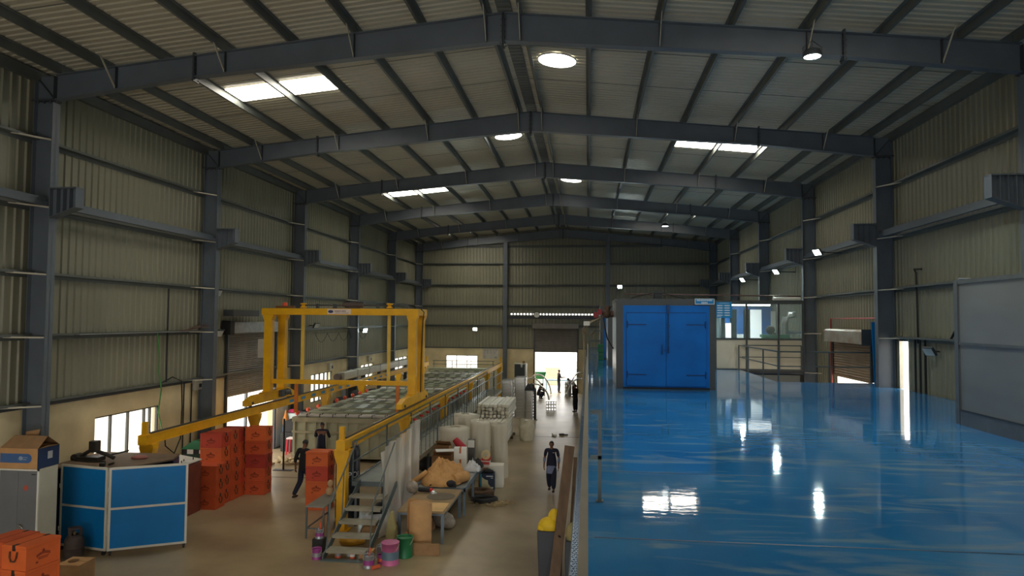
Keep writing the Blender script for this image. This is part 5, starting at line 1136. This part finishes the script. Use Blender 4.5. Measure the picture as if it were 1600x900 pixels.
# plastic-wrapped rolls
def wrapped(x, y, r, h, lab, seed, ry=None):
    t = thing('wrapped_roll', lab, 'wrapped roll', (x, y, 0), group='plastic-wrapped rolls')
    MB().lathe([(r*.9, .0), (r*.9, h-.03), (r*.85, h-.02)], n=28).build('roll', mat('foam_white', (232, 228, 216), .7, var=.04), t)
    q = MB(); n, k = 48, 26; vs = []
    for i in range(k+1):
        v = i/k; z = h*1.02*min(1, v*1.12)
        rad = r*(1.0 if v < .9 else 1-(v-.9)*6)
        for j in range(n):
            a_ = 2*pi*j/n; nn = mn.noise(Vector((cos(a_)*2.2+seed, sin(a_)*2.2, z*1.3))); n2 = 1-2*abs(mn.noise(Vector((cos(a_)*5, sin(a_)*5+seed, z*.9))))
            rr = rad*(1.04+.11*nn+.09*n2+.08*(1-v)); vs.append((rr*cos(a_), rr*sin(a_)*(ry or 1), max(.005, z+.03*nn)))
    q.add(vs, [(i*n+j, i*n+(j+1) % n, (i+1)*n+(j+1) % n, (i+1)*n+j) for i in range(k) for j in range(n)], 0, True).build('wrap', WRAP, t)
wrapped(-4.52, 23.9, .44, 1.78, 'wide plastic-wrapped roll beside the walkway, nearest the brown cartons', 1)
wrapped(-3.70, 24.35, .31, 1.95, 'tall white plastic-wrapped roll in the middle of the wrapped rolls', 4)
wrapped(-3.08, 24.7, .26, 1.82, 'plastic-wrapped roll nearest the aisle', 7)
wrapped(-4.4, 25.5, .40, 2.02, 'plastic-wrapped roll at the back beside the walkway', 11)
o = MB().cyl((-.12, 0, .36), (.2, -.05, 0), .1, .16, n=12).build('red_sack', mat('sack_red', (170, 30, 44), .6), None, (-4.28, 23.3, 1.15)); tag(o, 'red sack tucked against the wide wrapped roll', 'sack')
carton(-4.28, 23.3, .0, .4, .22, 1.14, CARD, 'tall narrow brown carton in front of the wide wrapped roll')
t = carton(-3.86, 23.45, .0, .22, .2, 1.5, mat('bin_grey', (90, 88, 86), .6), 'narrow grey box with a white top between the wrapped rolls'); MB().box(-.11, .11, -.104, -.1, 1.24, 1.48).build('white_top', WHITE, t)
# white wrapped profiles
pm = MB().box(-.074, .074, 0, 3.2, 0, .132); pr = pm.build('white_profile', PROF, None, (0, 0, -60), bevel=.022)
tag(pr, 'white wrapped aluminium profile in the lower front block of the stack', 'profile', 'white profiles in the lower block')
first = True
for tier, (nx, nz, x0, y0, z0) in enumerate([(8, 7, -4.86, 29.9, .12), (8, 4, -4.80, 31.0, .12+7*.15)]):
    for i in range(nx):
        for k in range(nz):
            c = pr if first else pr.copy()
            if not first: COL.objects.link(c)
            first = False
            c.location = (x0+i*.18+random.uniform(-.014, .014), y0+random.uniform(-.12, .12)+(1.0 if tier == 0 and i < 4 and k > 5 else 0), z0+k*.1505)
            if tier: c['label'] = 'white wrapped aluminium profile in the upper set-back block of the stack'; c['group'] = 'white profiles in the upper block'
o = MB().box(-4.95, -3.45, 30.2, 30.35, 0, .12).box(-4.95, -3.45, 32.6, 32.75, 0, .12).box(-4.95, -3.45, 33.6, 33.75, 0, .12).build('timber_bearer', WOOD); tag(o, 'timber bearers under the white profile stack', 'timber')
t = thing('woven_bag', 'open white woven bag standing at the end of the white profile stack', 'bag', (-2.8, 32.4, 0)); q = MB(); n, k = 36, 20; vs = []
for i in range(k+1):
    v = i/k
    for j in range(n):
        a_ = 2*pi*j/n; nn = mn.noise(Vector((cos(a_)*2, sin(a_)*2, v*4))); r_ = .30+.06*sin(pi*v)+.04*nn+(.05*sin(a_*7)*max(0, v-.75)*3)
        vs.append((r_*cos(a_), r_*sin(a_), .93*v+.05*nn*v))
q.add(vs, [(i*n+j, i*n+(j+1) % n, (i+1)*n+(j+1) % n, (i+1)*n+j) for i in range(k) for j in range(n)], 0, True); q.add([(.3*cos(2*pi*j/n), .3*sin(2*pi*j/n), .005) for j in range(n)], [tuple(reversed(range(n)))])
q.build('sack', mat('woven_white', (196, 190, 166), .85, var=.1, scale=6), t)
for i, (x, y) in enumerate(((-.1, -.05), (.1, .05), (0, .12), (.08, -.12))): MB().ball((x, y, .82), (.13, .12, .1), 10).build('scrap', WHITEC, t)
# aluminium frames stacked
def alu_frame(x, y, z, w_, d, h, lab, grp, src=[None]):
    key = (w_, d, h)
    if src[0] is None: src[0] = {}
    if key in src[0]: o = dup(src[0][key], (x, y, z), 0, lab); o['group'] = grp; return o
    t = thing('aluminium_hoop', lab, 'frame', (x, y, z), group=grp)
    r_ = .1; n = 5; out = []
    for cx, cy_, a0 in ((w_/2-r_, d/2-r_, 0), (-w_/2+r_, d/2-r_, pi/2), (-w_/2+r_, -d/2+r_, pi), (w_/2-r_, -d/2+r_, 1.5*pi)):
        for i in range(n+1): out.append((cx+r_*cos(a0+pi/2*i/n), cy_+r_*sin(a0+pi/2*i/n)))
    q = MB(); N_ = len(out); prof = [(0, 0), (0, h*.28), (-.03, h*.34), (-.03, h*.66), (0, h*.72), (0, h), (-.07, h), (-.07, 0)]; vs = []
    for dd, z_ in prof:
        for px, py in out:
            l = math.hypot(px, py); vs.append((px*(1+dd/l), py*(1+dd/l), z_))
    q.add(vs, [(i*N_+j, i*N_+(j+1) % N_, ((i+1) % 8)*N_+(j+1) % N_, ((i+1) % 8)*N_+j) for i in range(8) for j in range(N_)]); q.build('ring', ALU, t)
    src[0][key] = t; return t
for sx_, x, n, lab in ((0, -4.52, 12, 'left'), (1, -3.8, 13, 'right')):
    for k in range(n):
        alu_frame(x+random.uniform(-.02, .02), 40.2, .002+k*.172, .66, 1.2, .168, 'shiny aluminium frame in the %s tall pile behind the white profiles' % lab, 'aluminium frames in the %s tall pile' % lab)
for k in range(10): alu_frame(-3.22, 39.0, .002+k*.16, .46, .5, .155, 'small aluminium frame in the slim pile at the aisle edge', 'aluminium frames in the slim pile')
t = thing('dark_upright', 'dark slotted upright beside the slim aluminium pile', 'post', (-2.9, 38.9, 0)); MB().box(-.07, .07, -.07, .07, 0, 1.7).box(-.15, .15, -.12, .12, 0, .02).build('post', STEELD, t)
q = MB()
for i in range(14): q.box(-.03, .03, -.074, -.07, .1+i*.11, .16+i*.11)
q.build('slots', DARK, t)
heap('black_sack', .3, .25, .4, DARK, 'black sack on top of the slim aluminium pile', 'sack', (-3.2, 39.0, 1.604), 2, .3, 24, 24)
for i in range(4):
    for k in range(3):
        o = MB().box(-.07, .07, -.25, .25, 0, .03).box(-.07, .07, -.25, .25, .16, .19).box(-.07, -.05, -.25, .25, .03, .16).box(.05, .07, -.25, .25, .03, .16).build('aluminium_block', ALU, None, (-2.47+i*.155, 43.2, .002+k*.195))
        tag(o, 'short hollow aluminium block in the small stack standing alone on the aisle floor', 'block', 'aluminium blocks in the small aisle stack')
o = MB().box(-.05, .09, -.2, .2, .0, .07).build('white_offcut', WHITE, None, (-1.62, 33.9, 0), .3); tag(o, 'white offcut lying on the aisle floor beyond the woman', 'offcut')
o = MB().box(-.12, .12, -.06, .06, 0, .07).box(.05, .3, -.03, .03, 0, .04).build('black_offcut', DARK, None, (-1.25, 34.0, 0), .2); tag(o, 'black offcut beside the white one on the aisle floor', 'offcut')
t = thing('electrical_cabinet', 'tall dark cabinet with pale side at the far end of the walkway', 'cabinet', (-4.95, 47.4, 0)); MB().box(0, .82, 0, .6, .0, 2.55).build('body', PROF, t, bevel=.01); MB().box(.02, .72, -.03, 0, .1, 2.5).build('door', STEELD, t); MB().box(.62, .66, -.05, -.03, 1.2, 1.4).build('handle', GALV, t); MB().lathe([(.05, 0), (.05, .12), (.1, .16), (.05, .2)], n=14).build('white_lamp', WHITE, t, (.5, -.1, 2.3)); MB().box(.55, .7, .1, .3, 2.55, 2.7).build('relay', CARD, t)
# curved aluminium arcs near the doorway
def arc(x, y, r, h, rz, lab):
    pts = [(r*cos(a_), 0, h*sin(a_)) for a_ in [pi*.02+pi*.62*i/14 for i in range(15)]]
    o = MB().tube(pts, .055, 10).build('aluminium_arc', ALU, None, (x, y, .05-h*sin(pi*.02)), rz); tag(o, lab, 'curved pipe', 'curved aluminium pipes near the doorway')
arc(-3.6, 47.6, 1.0, 1.2, 0, 'curved silver pipe standing left of the aisle, nearest'); arc(-4.0, 50.6, .9, 1.35, 0, 'curved silver pipe left of the aisle, middle'); arc(-3.7, 52.0, 1.0, 1.5, 0, 'curved silver pipe left of the aisle, farthest')
arc(-.55, 49.3, -.9, 1.5, 0, 'curved silver pipe standing right of the aisle near the doorway'); arc(-.55, 52.2, -.8, 1.7, 0, 'curved silver pipe right of the doorway, farthest')
for k in range(4): 
    o = MB().lathe([(.26, 0), (.26, .26), (.2, .26), (.2, 0)], n=20).build('aluminium_ring', ALU, None, (-1.45, 51.3, .002+k*.265)); tag(o, 'silver ring in the short pile right of the aisle near the doorway', 'ring', 'silver rings piled near the doorway')
t = thing('green_tub_cart', 'green tub on a stand in the bright doorway', 'tub', (-3.75, 54.5, 0)); MB().prism([(-.35, .95), (.4, .95), (.55, 1.5), (-.5, 1.5)], -.3, .3).build('tub', GRN, t, bevel=.03)
for x in (-.25, .3): MB().box(x-.03, x+.03, -.03, .03, 0, .95).build('leg', GRN, t)
t = thing('long_bench', 'long pale blue bench crossing the bright doorway', 'bench', (-3.4, 55.6, 0)); MB().box(0, 3.4, 0, .6, .72, .8).build('top', mat('bench_blue', (120, 160, 190), .5), t)
for x in (.1, 1.7, 3.2): MB().box(x, x+.08, .1, .5, 0, .72).build('leg', mat('bench_blue', (120, 160, 190), .5), t)
for i, (x, y, w_, h, c_) in enumerate([(-3.0, 60, 1.2, 1.5, mat('case_pale', (206, 190, 172), .8)), (-1.2, 62, 1.6, 1.3, WHITEC), (-4.6, 61, 1.2, 1.1, WHITEC), (-1.0, 57.5, .7, .8, WHITEC)]):
    carton(x, y, -.02, w_, .8, h, c_, ['brown packing case outside the doorway', 'wide pale packing case outside the doorway', 'pale packing case left outside the doorway', 'low pale case outside right of the doorway'][i])
# timbers, bins beside the mezzanine edge
t = thing('timber_beam', 'thick brown timber leaning upright against the mezzanine edge', 'timber', (0, 0, 0)); MB().bar((-.70, 14.9, .0), (-.40, 15.72, 2.72), .22, .11, (0, 1, 0)).build('beam', WOOD, t); MB().cyl((-.6, 14.92, 1.0), (-.57, 14.86, 1.0), .02, n=8).build('bolt', DARK, t)
o = MB().bar((-.36, 15.2, .0), (-.25, 16.35, 2.35), .15, .08, (0, 1, 0)).build('timber_beam', WOOD); tag(o, 'thinner brown timber leaning behind the thick one at the mezzanine edge', 'timber')
t = thing('waste_bin', 'dark grey bin with a yellow bag behind the leaning timber', 'bin', (-.80, 15.45, 0)); MB().prism([(-.24, 0), (.24, 0), (.28, .98), (-.28, .98)], -.2, .2).build('body', mat('bin_dark', (58, 62, 70), .5), t, bevel=.02)
MB().ball((-.02, 0, 1.05), (.25, .18, .2), 14).ball((.08, .02, 1.22), (.14, .12, .2), 12).ball((-.16, .0, .98), (.13, .16, .14), 10).build('yellow_bag', mat('bag_bright_yellow', (236, 196, 30), .6), t)
t = thing('waste_bin', 'dark bin with an olive sack squeezed between the timber and the mezzanine', 'bin', (-.34, 14.75, 0)); MB().box(-.12, .17, -.2, .2, 0, 1.0).build('body', mat('bin_dark', (58, 62, 70), .5), t, bevel=.02); MB().ball((.02, 0, 1.12), (.14, .18, .22), 12).build('olive_sack', mat('sack_olive', (152, 142, 96), .85), t)

# ------------------------------------------------------------------ people
def skin_mesh(name, V, E, mat_, parent, root=0, sub=2):
    me = bpy.data.meshes.new(name); names = list(V); idx = {n: i for i, n in enumerate(names)}
    me.from_pydata([V[n][0] for n in names], [(idx[a], idx[b]) for a, b in E], []); me.materials.append(mat_)
    o = bpy.data.objects.new(name, me); COL.objects.link(o)
    m_ = o.modifiers.new('skin', 'SKIN'); m_.use_smooth_shade = True; m_.branch_smoothing = .4
    for i, n in enumerate(names):
        r_ = V[n][1]; r_ = (r_, r_) if not isinstance(r_, tuple) else r_
        me.skin_vertices[0].data[i].radius = r_; me.skin_vertices[0].data[i].use_root = (i == root)
    s_ = o.modifiers.new('sub', 'SUBSURF'); s_.levels = s_.render_levels = sub
    bpy.context.view_layer.update()
    new = bpy.data.meshes.new_from_object(o.evaluated_get(bpy.context.evaluated_depsgraph_get())); new.name = name
    bpy.data.objects.remove(o); new.polygons.foreach_set('use_smooth', [True]*len(new.polygons))
    o = bpy.data.objects.new(name, new); COL.objects.link(o); o.parent = parent
    return o
def person(x, y, rz, lab, h=1.72, pose=None, top=NAVY, bottom=NAVY, kurta=None, female=False, hair=HAIR, z=0, sleeve=.5):
    k = h/1.72; J = dict(pel=(0, 0, .95), spine=(0, 0, 1.13), chest=(0, .01, 1.33), neck=(0, .015, 1.47), head=(0, .035, 1.585),
        shl=(-.185, 0, 1.41), shr=(.185, 0, 1.41), ell=(-.235, -.02, 1.13), elr=(.235, -.02, 1.13), wrl=(-.245, .05, .89), wrr=(.245, .05, .89),
        hil=(-.09, 0, .90), hir=(.09, 0, .90), knl=(-.10, .02, .50), knr=(.10, .02, .50), anl=(-.10, -.01, .085), anr=(.10, -.01, .085))
    J.update(pose or {}); J = {n: Vector(v)*k for n, v in J.items()}
    t = thing('person', lab, 'person', (x, y, z), rz)
    hd = J['head']; hdir = (hd-J['neck']).normalized(); V = {}; E = []
    def add(n, p, r_, par=None):
        V[n] = (tuple(p), r_); 
        if par: E.append((par, n))
    add('pel', J['pel'], (.13*k, .10*k)); add('spine', J['spine'], (.115*k, .09*k), 'pel'); add('chest', J['chest'], (.14*k, .10*k), 'spine')
    add('neck0', J['neck']-hdir*.02*k, .055*k, 'chest'); add('neck', J['neck']+hdir*.03*k, .05*k, 'neck0'); add('h1', hd-hdir*.045*k, (.062*k, .07*k), 'neck'); add('h2', hd+hdir*.02*k, (.074*k, .09*k), 'h1'); add('h3', hd+hdir*.085*k, (.055*k, .066*k), 'h2')
    for s in 'lr':
        sg = -1 if s == 'l' else 1
        add('sh'+s, J['sh'+s], .058*k, 'chest'); add('el'+s, J['el'+s], .041*k, 'sh'+s); add('wr'+s, J['wr'+s], .028*k, 'el'+s)
        d = (J['wr'+s]-J['el'+s]).normalized(); side = Vector((0, 1, 0))
        if abs(d.dot(side)) > .8: side = Vector((0, 0, 1))
        side = (side-d*d.dot(side)).normalized(); inn = d.cross(side)*(1 if s == 'l' else -1)
        palm = J['wr'+s]+d*.07*k; add('pa'+s, palm, (.036*k, .018*k), 'wr'+s)
        for i, (off, ln) in enumerate(((.028, .075), (.010, .085), (-.009, .078), (-.027, .06))):
            p0 = palm+side*off*k+d*.025*k; add('f%d0%s' % (i, s), p0, .0095*k, 'pa'+s); p1 = p0+d*ln*.55*k+inn*.012*k; add('f%d1%s' % (i, s), p1, .0085*k, 'f%d0%s' % (i, s)); add('f%d2%s' % (i, s), p1+d*ln*.4*k+inn*.025*k, .0075*k, 'f%d1%s' % (i, s))
        q0 = J['wr'+s]+d*.03*k+side*.035*k; add('t0'+s, q0, .011*k, 'wr'+s); add('t1'+s, q0+d*.045*k+side*.02*k+inn*.01*k, .009*k, 't0'+s)
        add('hi'+s, J['hi'+s], .085*k, 'pel'); add('kn'+s, J['kn'+s], .056*k, 'hi'+s); add('an'+s, J['an'+s], .038*k, 'kn'+s)
        f_ = Vector((sg*.02, .13, -.055))*k; add('to'+s, J['an'+s]+f_, .032*k, 'an'+s)
    body = skin_mesh('body', V, E, SKIN, t)
    # clothes
    V = {}; E = []; fb = 1.22 if female else 1.06
    add('hem', J['pel']-Vector((0, 0, .16*k)) if not kurta else J['pel']-Vector((0, 0, .2*k)), (.165*k*fb, .135*k)); add('pel', J['pel']-Vector((0, 0, .02*k)), (.158*k*fb, .13*k), 'hem'); add('spine', J['spine'], (.148*k*fb, .12*k), 'pel'); add('chest', J['chest'], (.165*k, .125*k), 'spine'); add('yoke', J['chest'].lerp(J['neck'], .55), (.12*k, .095*k), 'chest'); add('col', J['neck']-hdir*.0*k, .066*k, 'yoke')
    for s in 'lr':
        add('sh'+s, J['sh'+s]+Vector((0, 0, .005*k)), .068*k, 'yoke'); e_ = J['sh'+s].lerp(J['el'+s], min(1, sleeve*2)); add('m'+s, e_, .055*k, 'sh'+s)
        if sleeve > .5: add('w'+s, J['el'+s].lerp(J['wr'+s], (sleeve-.5)*2), .044*k, 'm'+s)
    skin_mesh('shirt', V, E, top, t)
    V = {}; E = []
    add('w', J['pel']+Vector((0, 0, .12*k)), (.135*k, .108*k)); add('pel', J['pel']-Vector((0, 0, .03*k)), (.15*k, .12*k), 'w')
    for s in 'lr':
        add('hi'+s, J['hi'+s]-Vector((0, 0, .05*k)), .105*k, 'pel'); add('kn'+s, J['kn'+s], (.10 if female else .082)*k, 'hi'+s); add('ca'+s, J['kn'+s].lerp(J['an'+s], .7), (.085 if female else .07)*k, 'kn'+s); add('an'+s, J['an'+s]+Vector((0, 0, .0*k)), .06*k, 'ca'+s)
    skin_mesh('trousers', V, E, bottom, t)
    if kurta:
        p = J['pel']; MB().lathe([(.16*k, -.06*k), (.178*k, -.16*k), (.185*k, -.27*k), (.19*k, -.32*k), (.17*k, -.32*k)], n=24).build('kurta_hem', kurta, t, p).scale = (1, .82, 1)
    for s in 'lr':
        a_ = J['an'+s]; MB().ball(a_+Vector((0, .06*k, -.045*k)), (.047*k, .13*k, .04*k), 12).build('shoe', SHOE, t)
    # head details
    U = hdir; up = U; fwd = (Vector((0, 1, 0))-U*U.y).normalized(); rt = fwd.cross(up)
    q = MB(); n = 18; kk = 9; vs = []
    for i in range(kk+1):
        th = pi*.62*i/kk
        for j in range(n):
            ph = 2*pi*j/n; dirv = rt*sin(th)*cos(ph)*.083+fwd*(sin(th)*sin(ph)*.098-.012)+up*cos(th)*.098
            if sin(ph) > .35 and th > pi*.33: dirv = rt*sin(pi*.33)*cos(ph)*.080+fwd*(sin(pi*.33)*sin(ph)*.093-.012)+up*cos(pi*.33)*.097
            vs.append(hd+up*.03*k+dirv*k)
    q.add(vs, [(i*n+j, i*n+(j+1) % n, (i+1)*n+(j+1) % n, (i+1)*n+j) for i in range(kk) for j in range(n)], 0, True)
    if female: q.ball(hd-fwd*.105*k-up*.01*k, .045*k, 10)
    q.build('hair', hair, t)
    q = MB()
    for sg in (-1, 1): q.ball(hd+rt*sg*.03*k+fwd*.077*k+up*.012*k, (.011*k, .008*k, .007*k), 8)
    q.build('eyes', DARK, t)
    q = MB().ball(hd+fwd*.092*k-up*.015*k, (.012*k, .016*k, .022*k), 8)
    for sg in (-1, 1): q.ball(hd+rt*sg*.078*k-up*.005*k-fwd*.005*k, (.010*k, .018*k, .028*k), 8)
    q.build('nose_and_ears', SKIN, t); MB().ball(hd+fwd*.083*k-up*.052*k, (.022*k, .008*k, .006*k), 8).build('mouth', mat('lips', (96, 48, 44), .6), t)
    return t, J
w_, J = person(-1.16, 22.86, pi-.08, 'woman in a navy tunic and dark trousers walking towards the camera along the aisle', 1.62,
    dict(anl=(-.085, .12, .10), knl=(-.095, .12, .50), anr=(.085, -.14, .11), knr=(.09, .03, .50), wrl=(-.25, .08, .88), wrr=(.26, -.02, .88), ell=(-.245, -.02, 1.13), elr=(.245, -.04, 1.13)), kurta=GREYC, female=True, sleeve=.42)
for s in 'lr': MB().cyl(J['el'+s], J['el'+s].lerp(J['wr'+s], .55), .047, .044, n=14).build('striped_sleeve', GREYC, w_)
MB().box(-.03, .03, -.002, .002, -.008, .008).build('name_badge', WHITEC, w_, (-.08, .135, 1.26))
MB().tube([J['wrl']+Vector((0, .02, -.08)), J['wrl']+Vector((0, .03, -.22)), J['wrl']+Vector((0, .05, -.32))], .02, 8).build('held_white_cloth', WHITEC, w_)
person(-8.66, 21.0, -.35, 'man in dark clothes walking away beside the orange crate stack', 1.78, dict(anl=(-.09, -.30, .14), knl=(-.09, -.02, .50), anr=(.09, .22, .09), knr=(.09, .20, .52), wrl=(-.27, -.05, .90), ell=(-.25, -.08, 1.14), wrr=(.26, .16, .92), elr=(.24, .02, 1.13), head=(0, .06, 1.58)), top=BLACKC, bottom=NAVY, sleeve=.75)
person(-9.62, 24.9, .15, 'man in navy overalls leaning to work at the front tank', 1.74, dict(chest=(0, .08, 1.31), neck=(0, .14, 1.44), head=(-.02, .2, 1.55), shl=(-.19, .07, 1.39), shr=(.19, .07, 1.39), ell=(-.26, .2, 1.17), elr=(.25, .18, 1.15), wrl=(-.2, .42, 1.2), wrr=(.16, .42, 1.2)), sleeve=.9)
person(-2.2, 53.6, -1.2, 'man in dark overalls standing in the bright back doorway', 1.74, dict(wrl=(-.12, .36, 1.12), wrr=(.1, .38, 1.14), ell=(-.24, .08, 1.13), elr=(.24, .08, 1.13)), top=BLACKC, bottom=NAVY, sleeve=.9)
person(-.75, 42.6, .9, 'woman in black with a grey scarf standing at the right edge of the aisle', 1.66, dict(wrl=(-.1, .24, 1.08), wrr=(.1, .26, 1.10), ell=(-.22, .02, 1.12), elr=(.22, .02, 1.12)), top=BLACKC, bottom=BLACKC, kurta=BLACKC, female=True, sleeve=.9)
SQ = dict(pel=(0, -.1, .38), spine=(0, -.06, .56), chest=(0, .06, .74), neck=(0, .14, .86), head=(0, .2, .96), shl=(-.18, .08, .80), shr=(.18, .08, .80), ell=(-.24, .26, .62), elr=(.24, .26, .62), wrl=(-.12, .46, .5), wrr=(.12, .46, .5), hil=(-.09, -.08, .36), hir=(.09, -.08, .36), knl=(-.16, .3, .48), knr=(.16, .3, .48), anl=(-.12, .04, .09), anr=(.12, .04, .09))
person(-3.35, 49.2, -1.0, 'man in navy squatting among the curved silver pipes', 1.72, SQ, sleeve=.9)
BD = dict(chest=(0, .26, 1.18), spine=(0, .1, 1.08), neck=(0, .38, 1.24), head=(0, .48, 1.28), shl=(-.18, .28, 1.2), shr=(.18, .28, 1.2), ell=(-.22, .4, .96), elr=(.22, .4, .96), wrl=(-.12, .5, .76), wrr=(.12, .5, .76))
person(-1.0, 50.6, 2.2, 'person in a white shirt bending over the silver pipes right of the doorway', 1.70, BD, top=WHITEC, bottom=BLACKC, sleeve=.6)
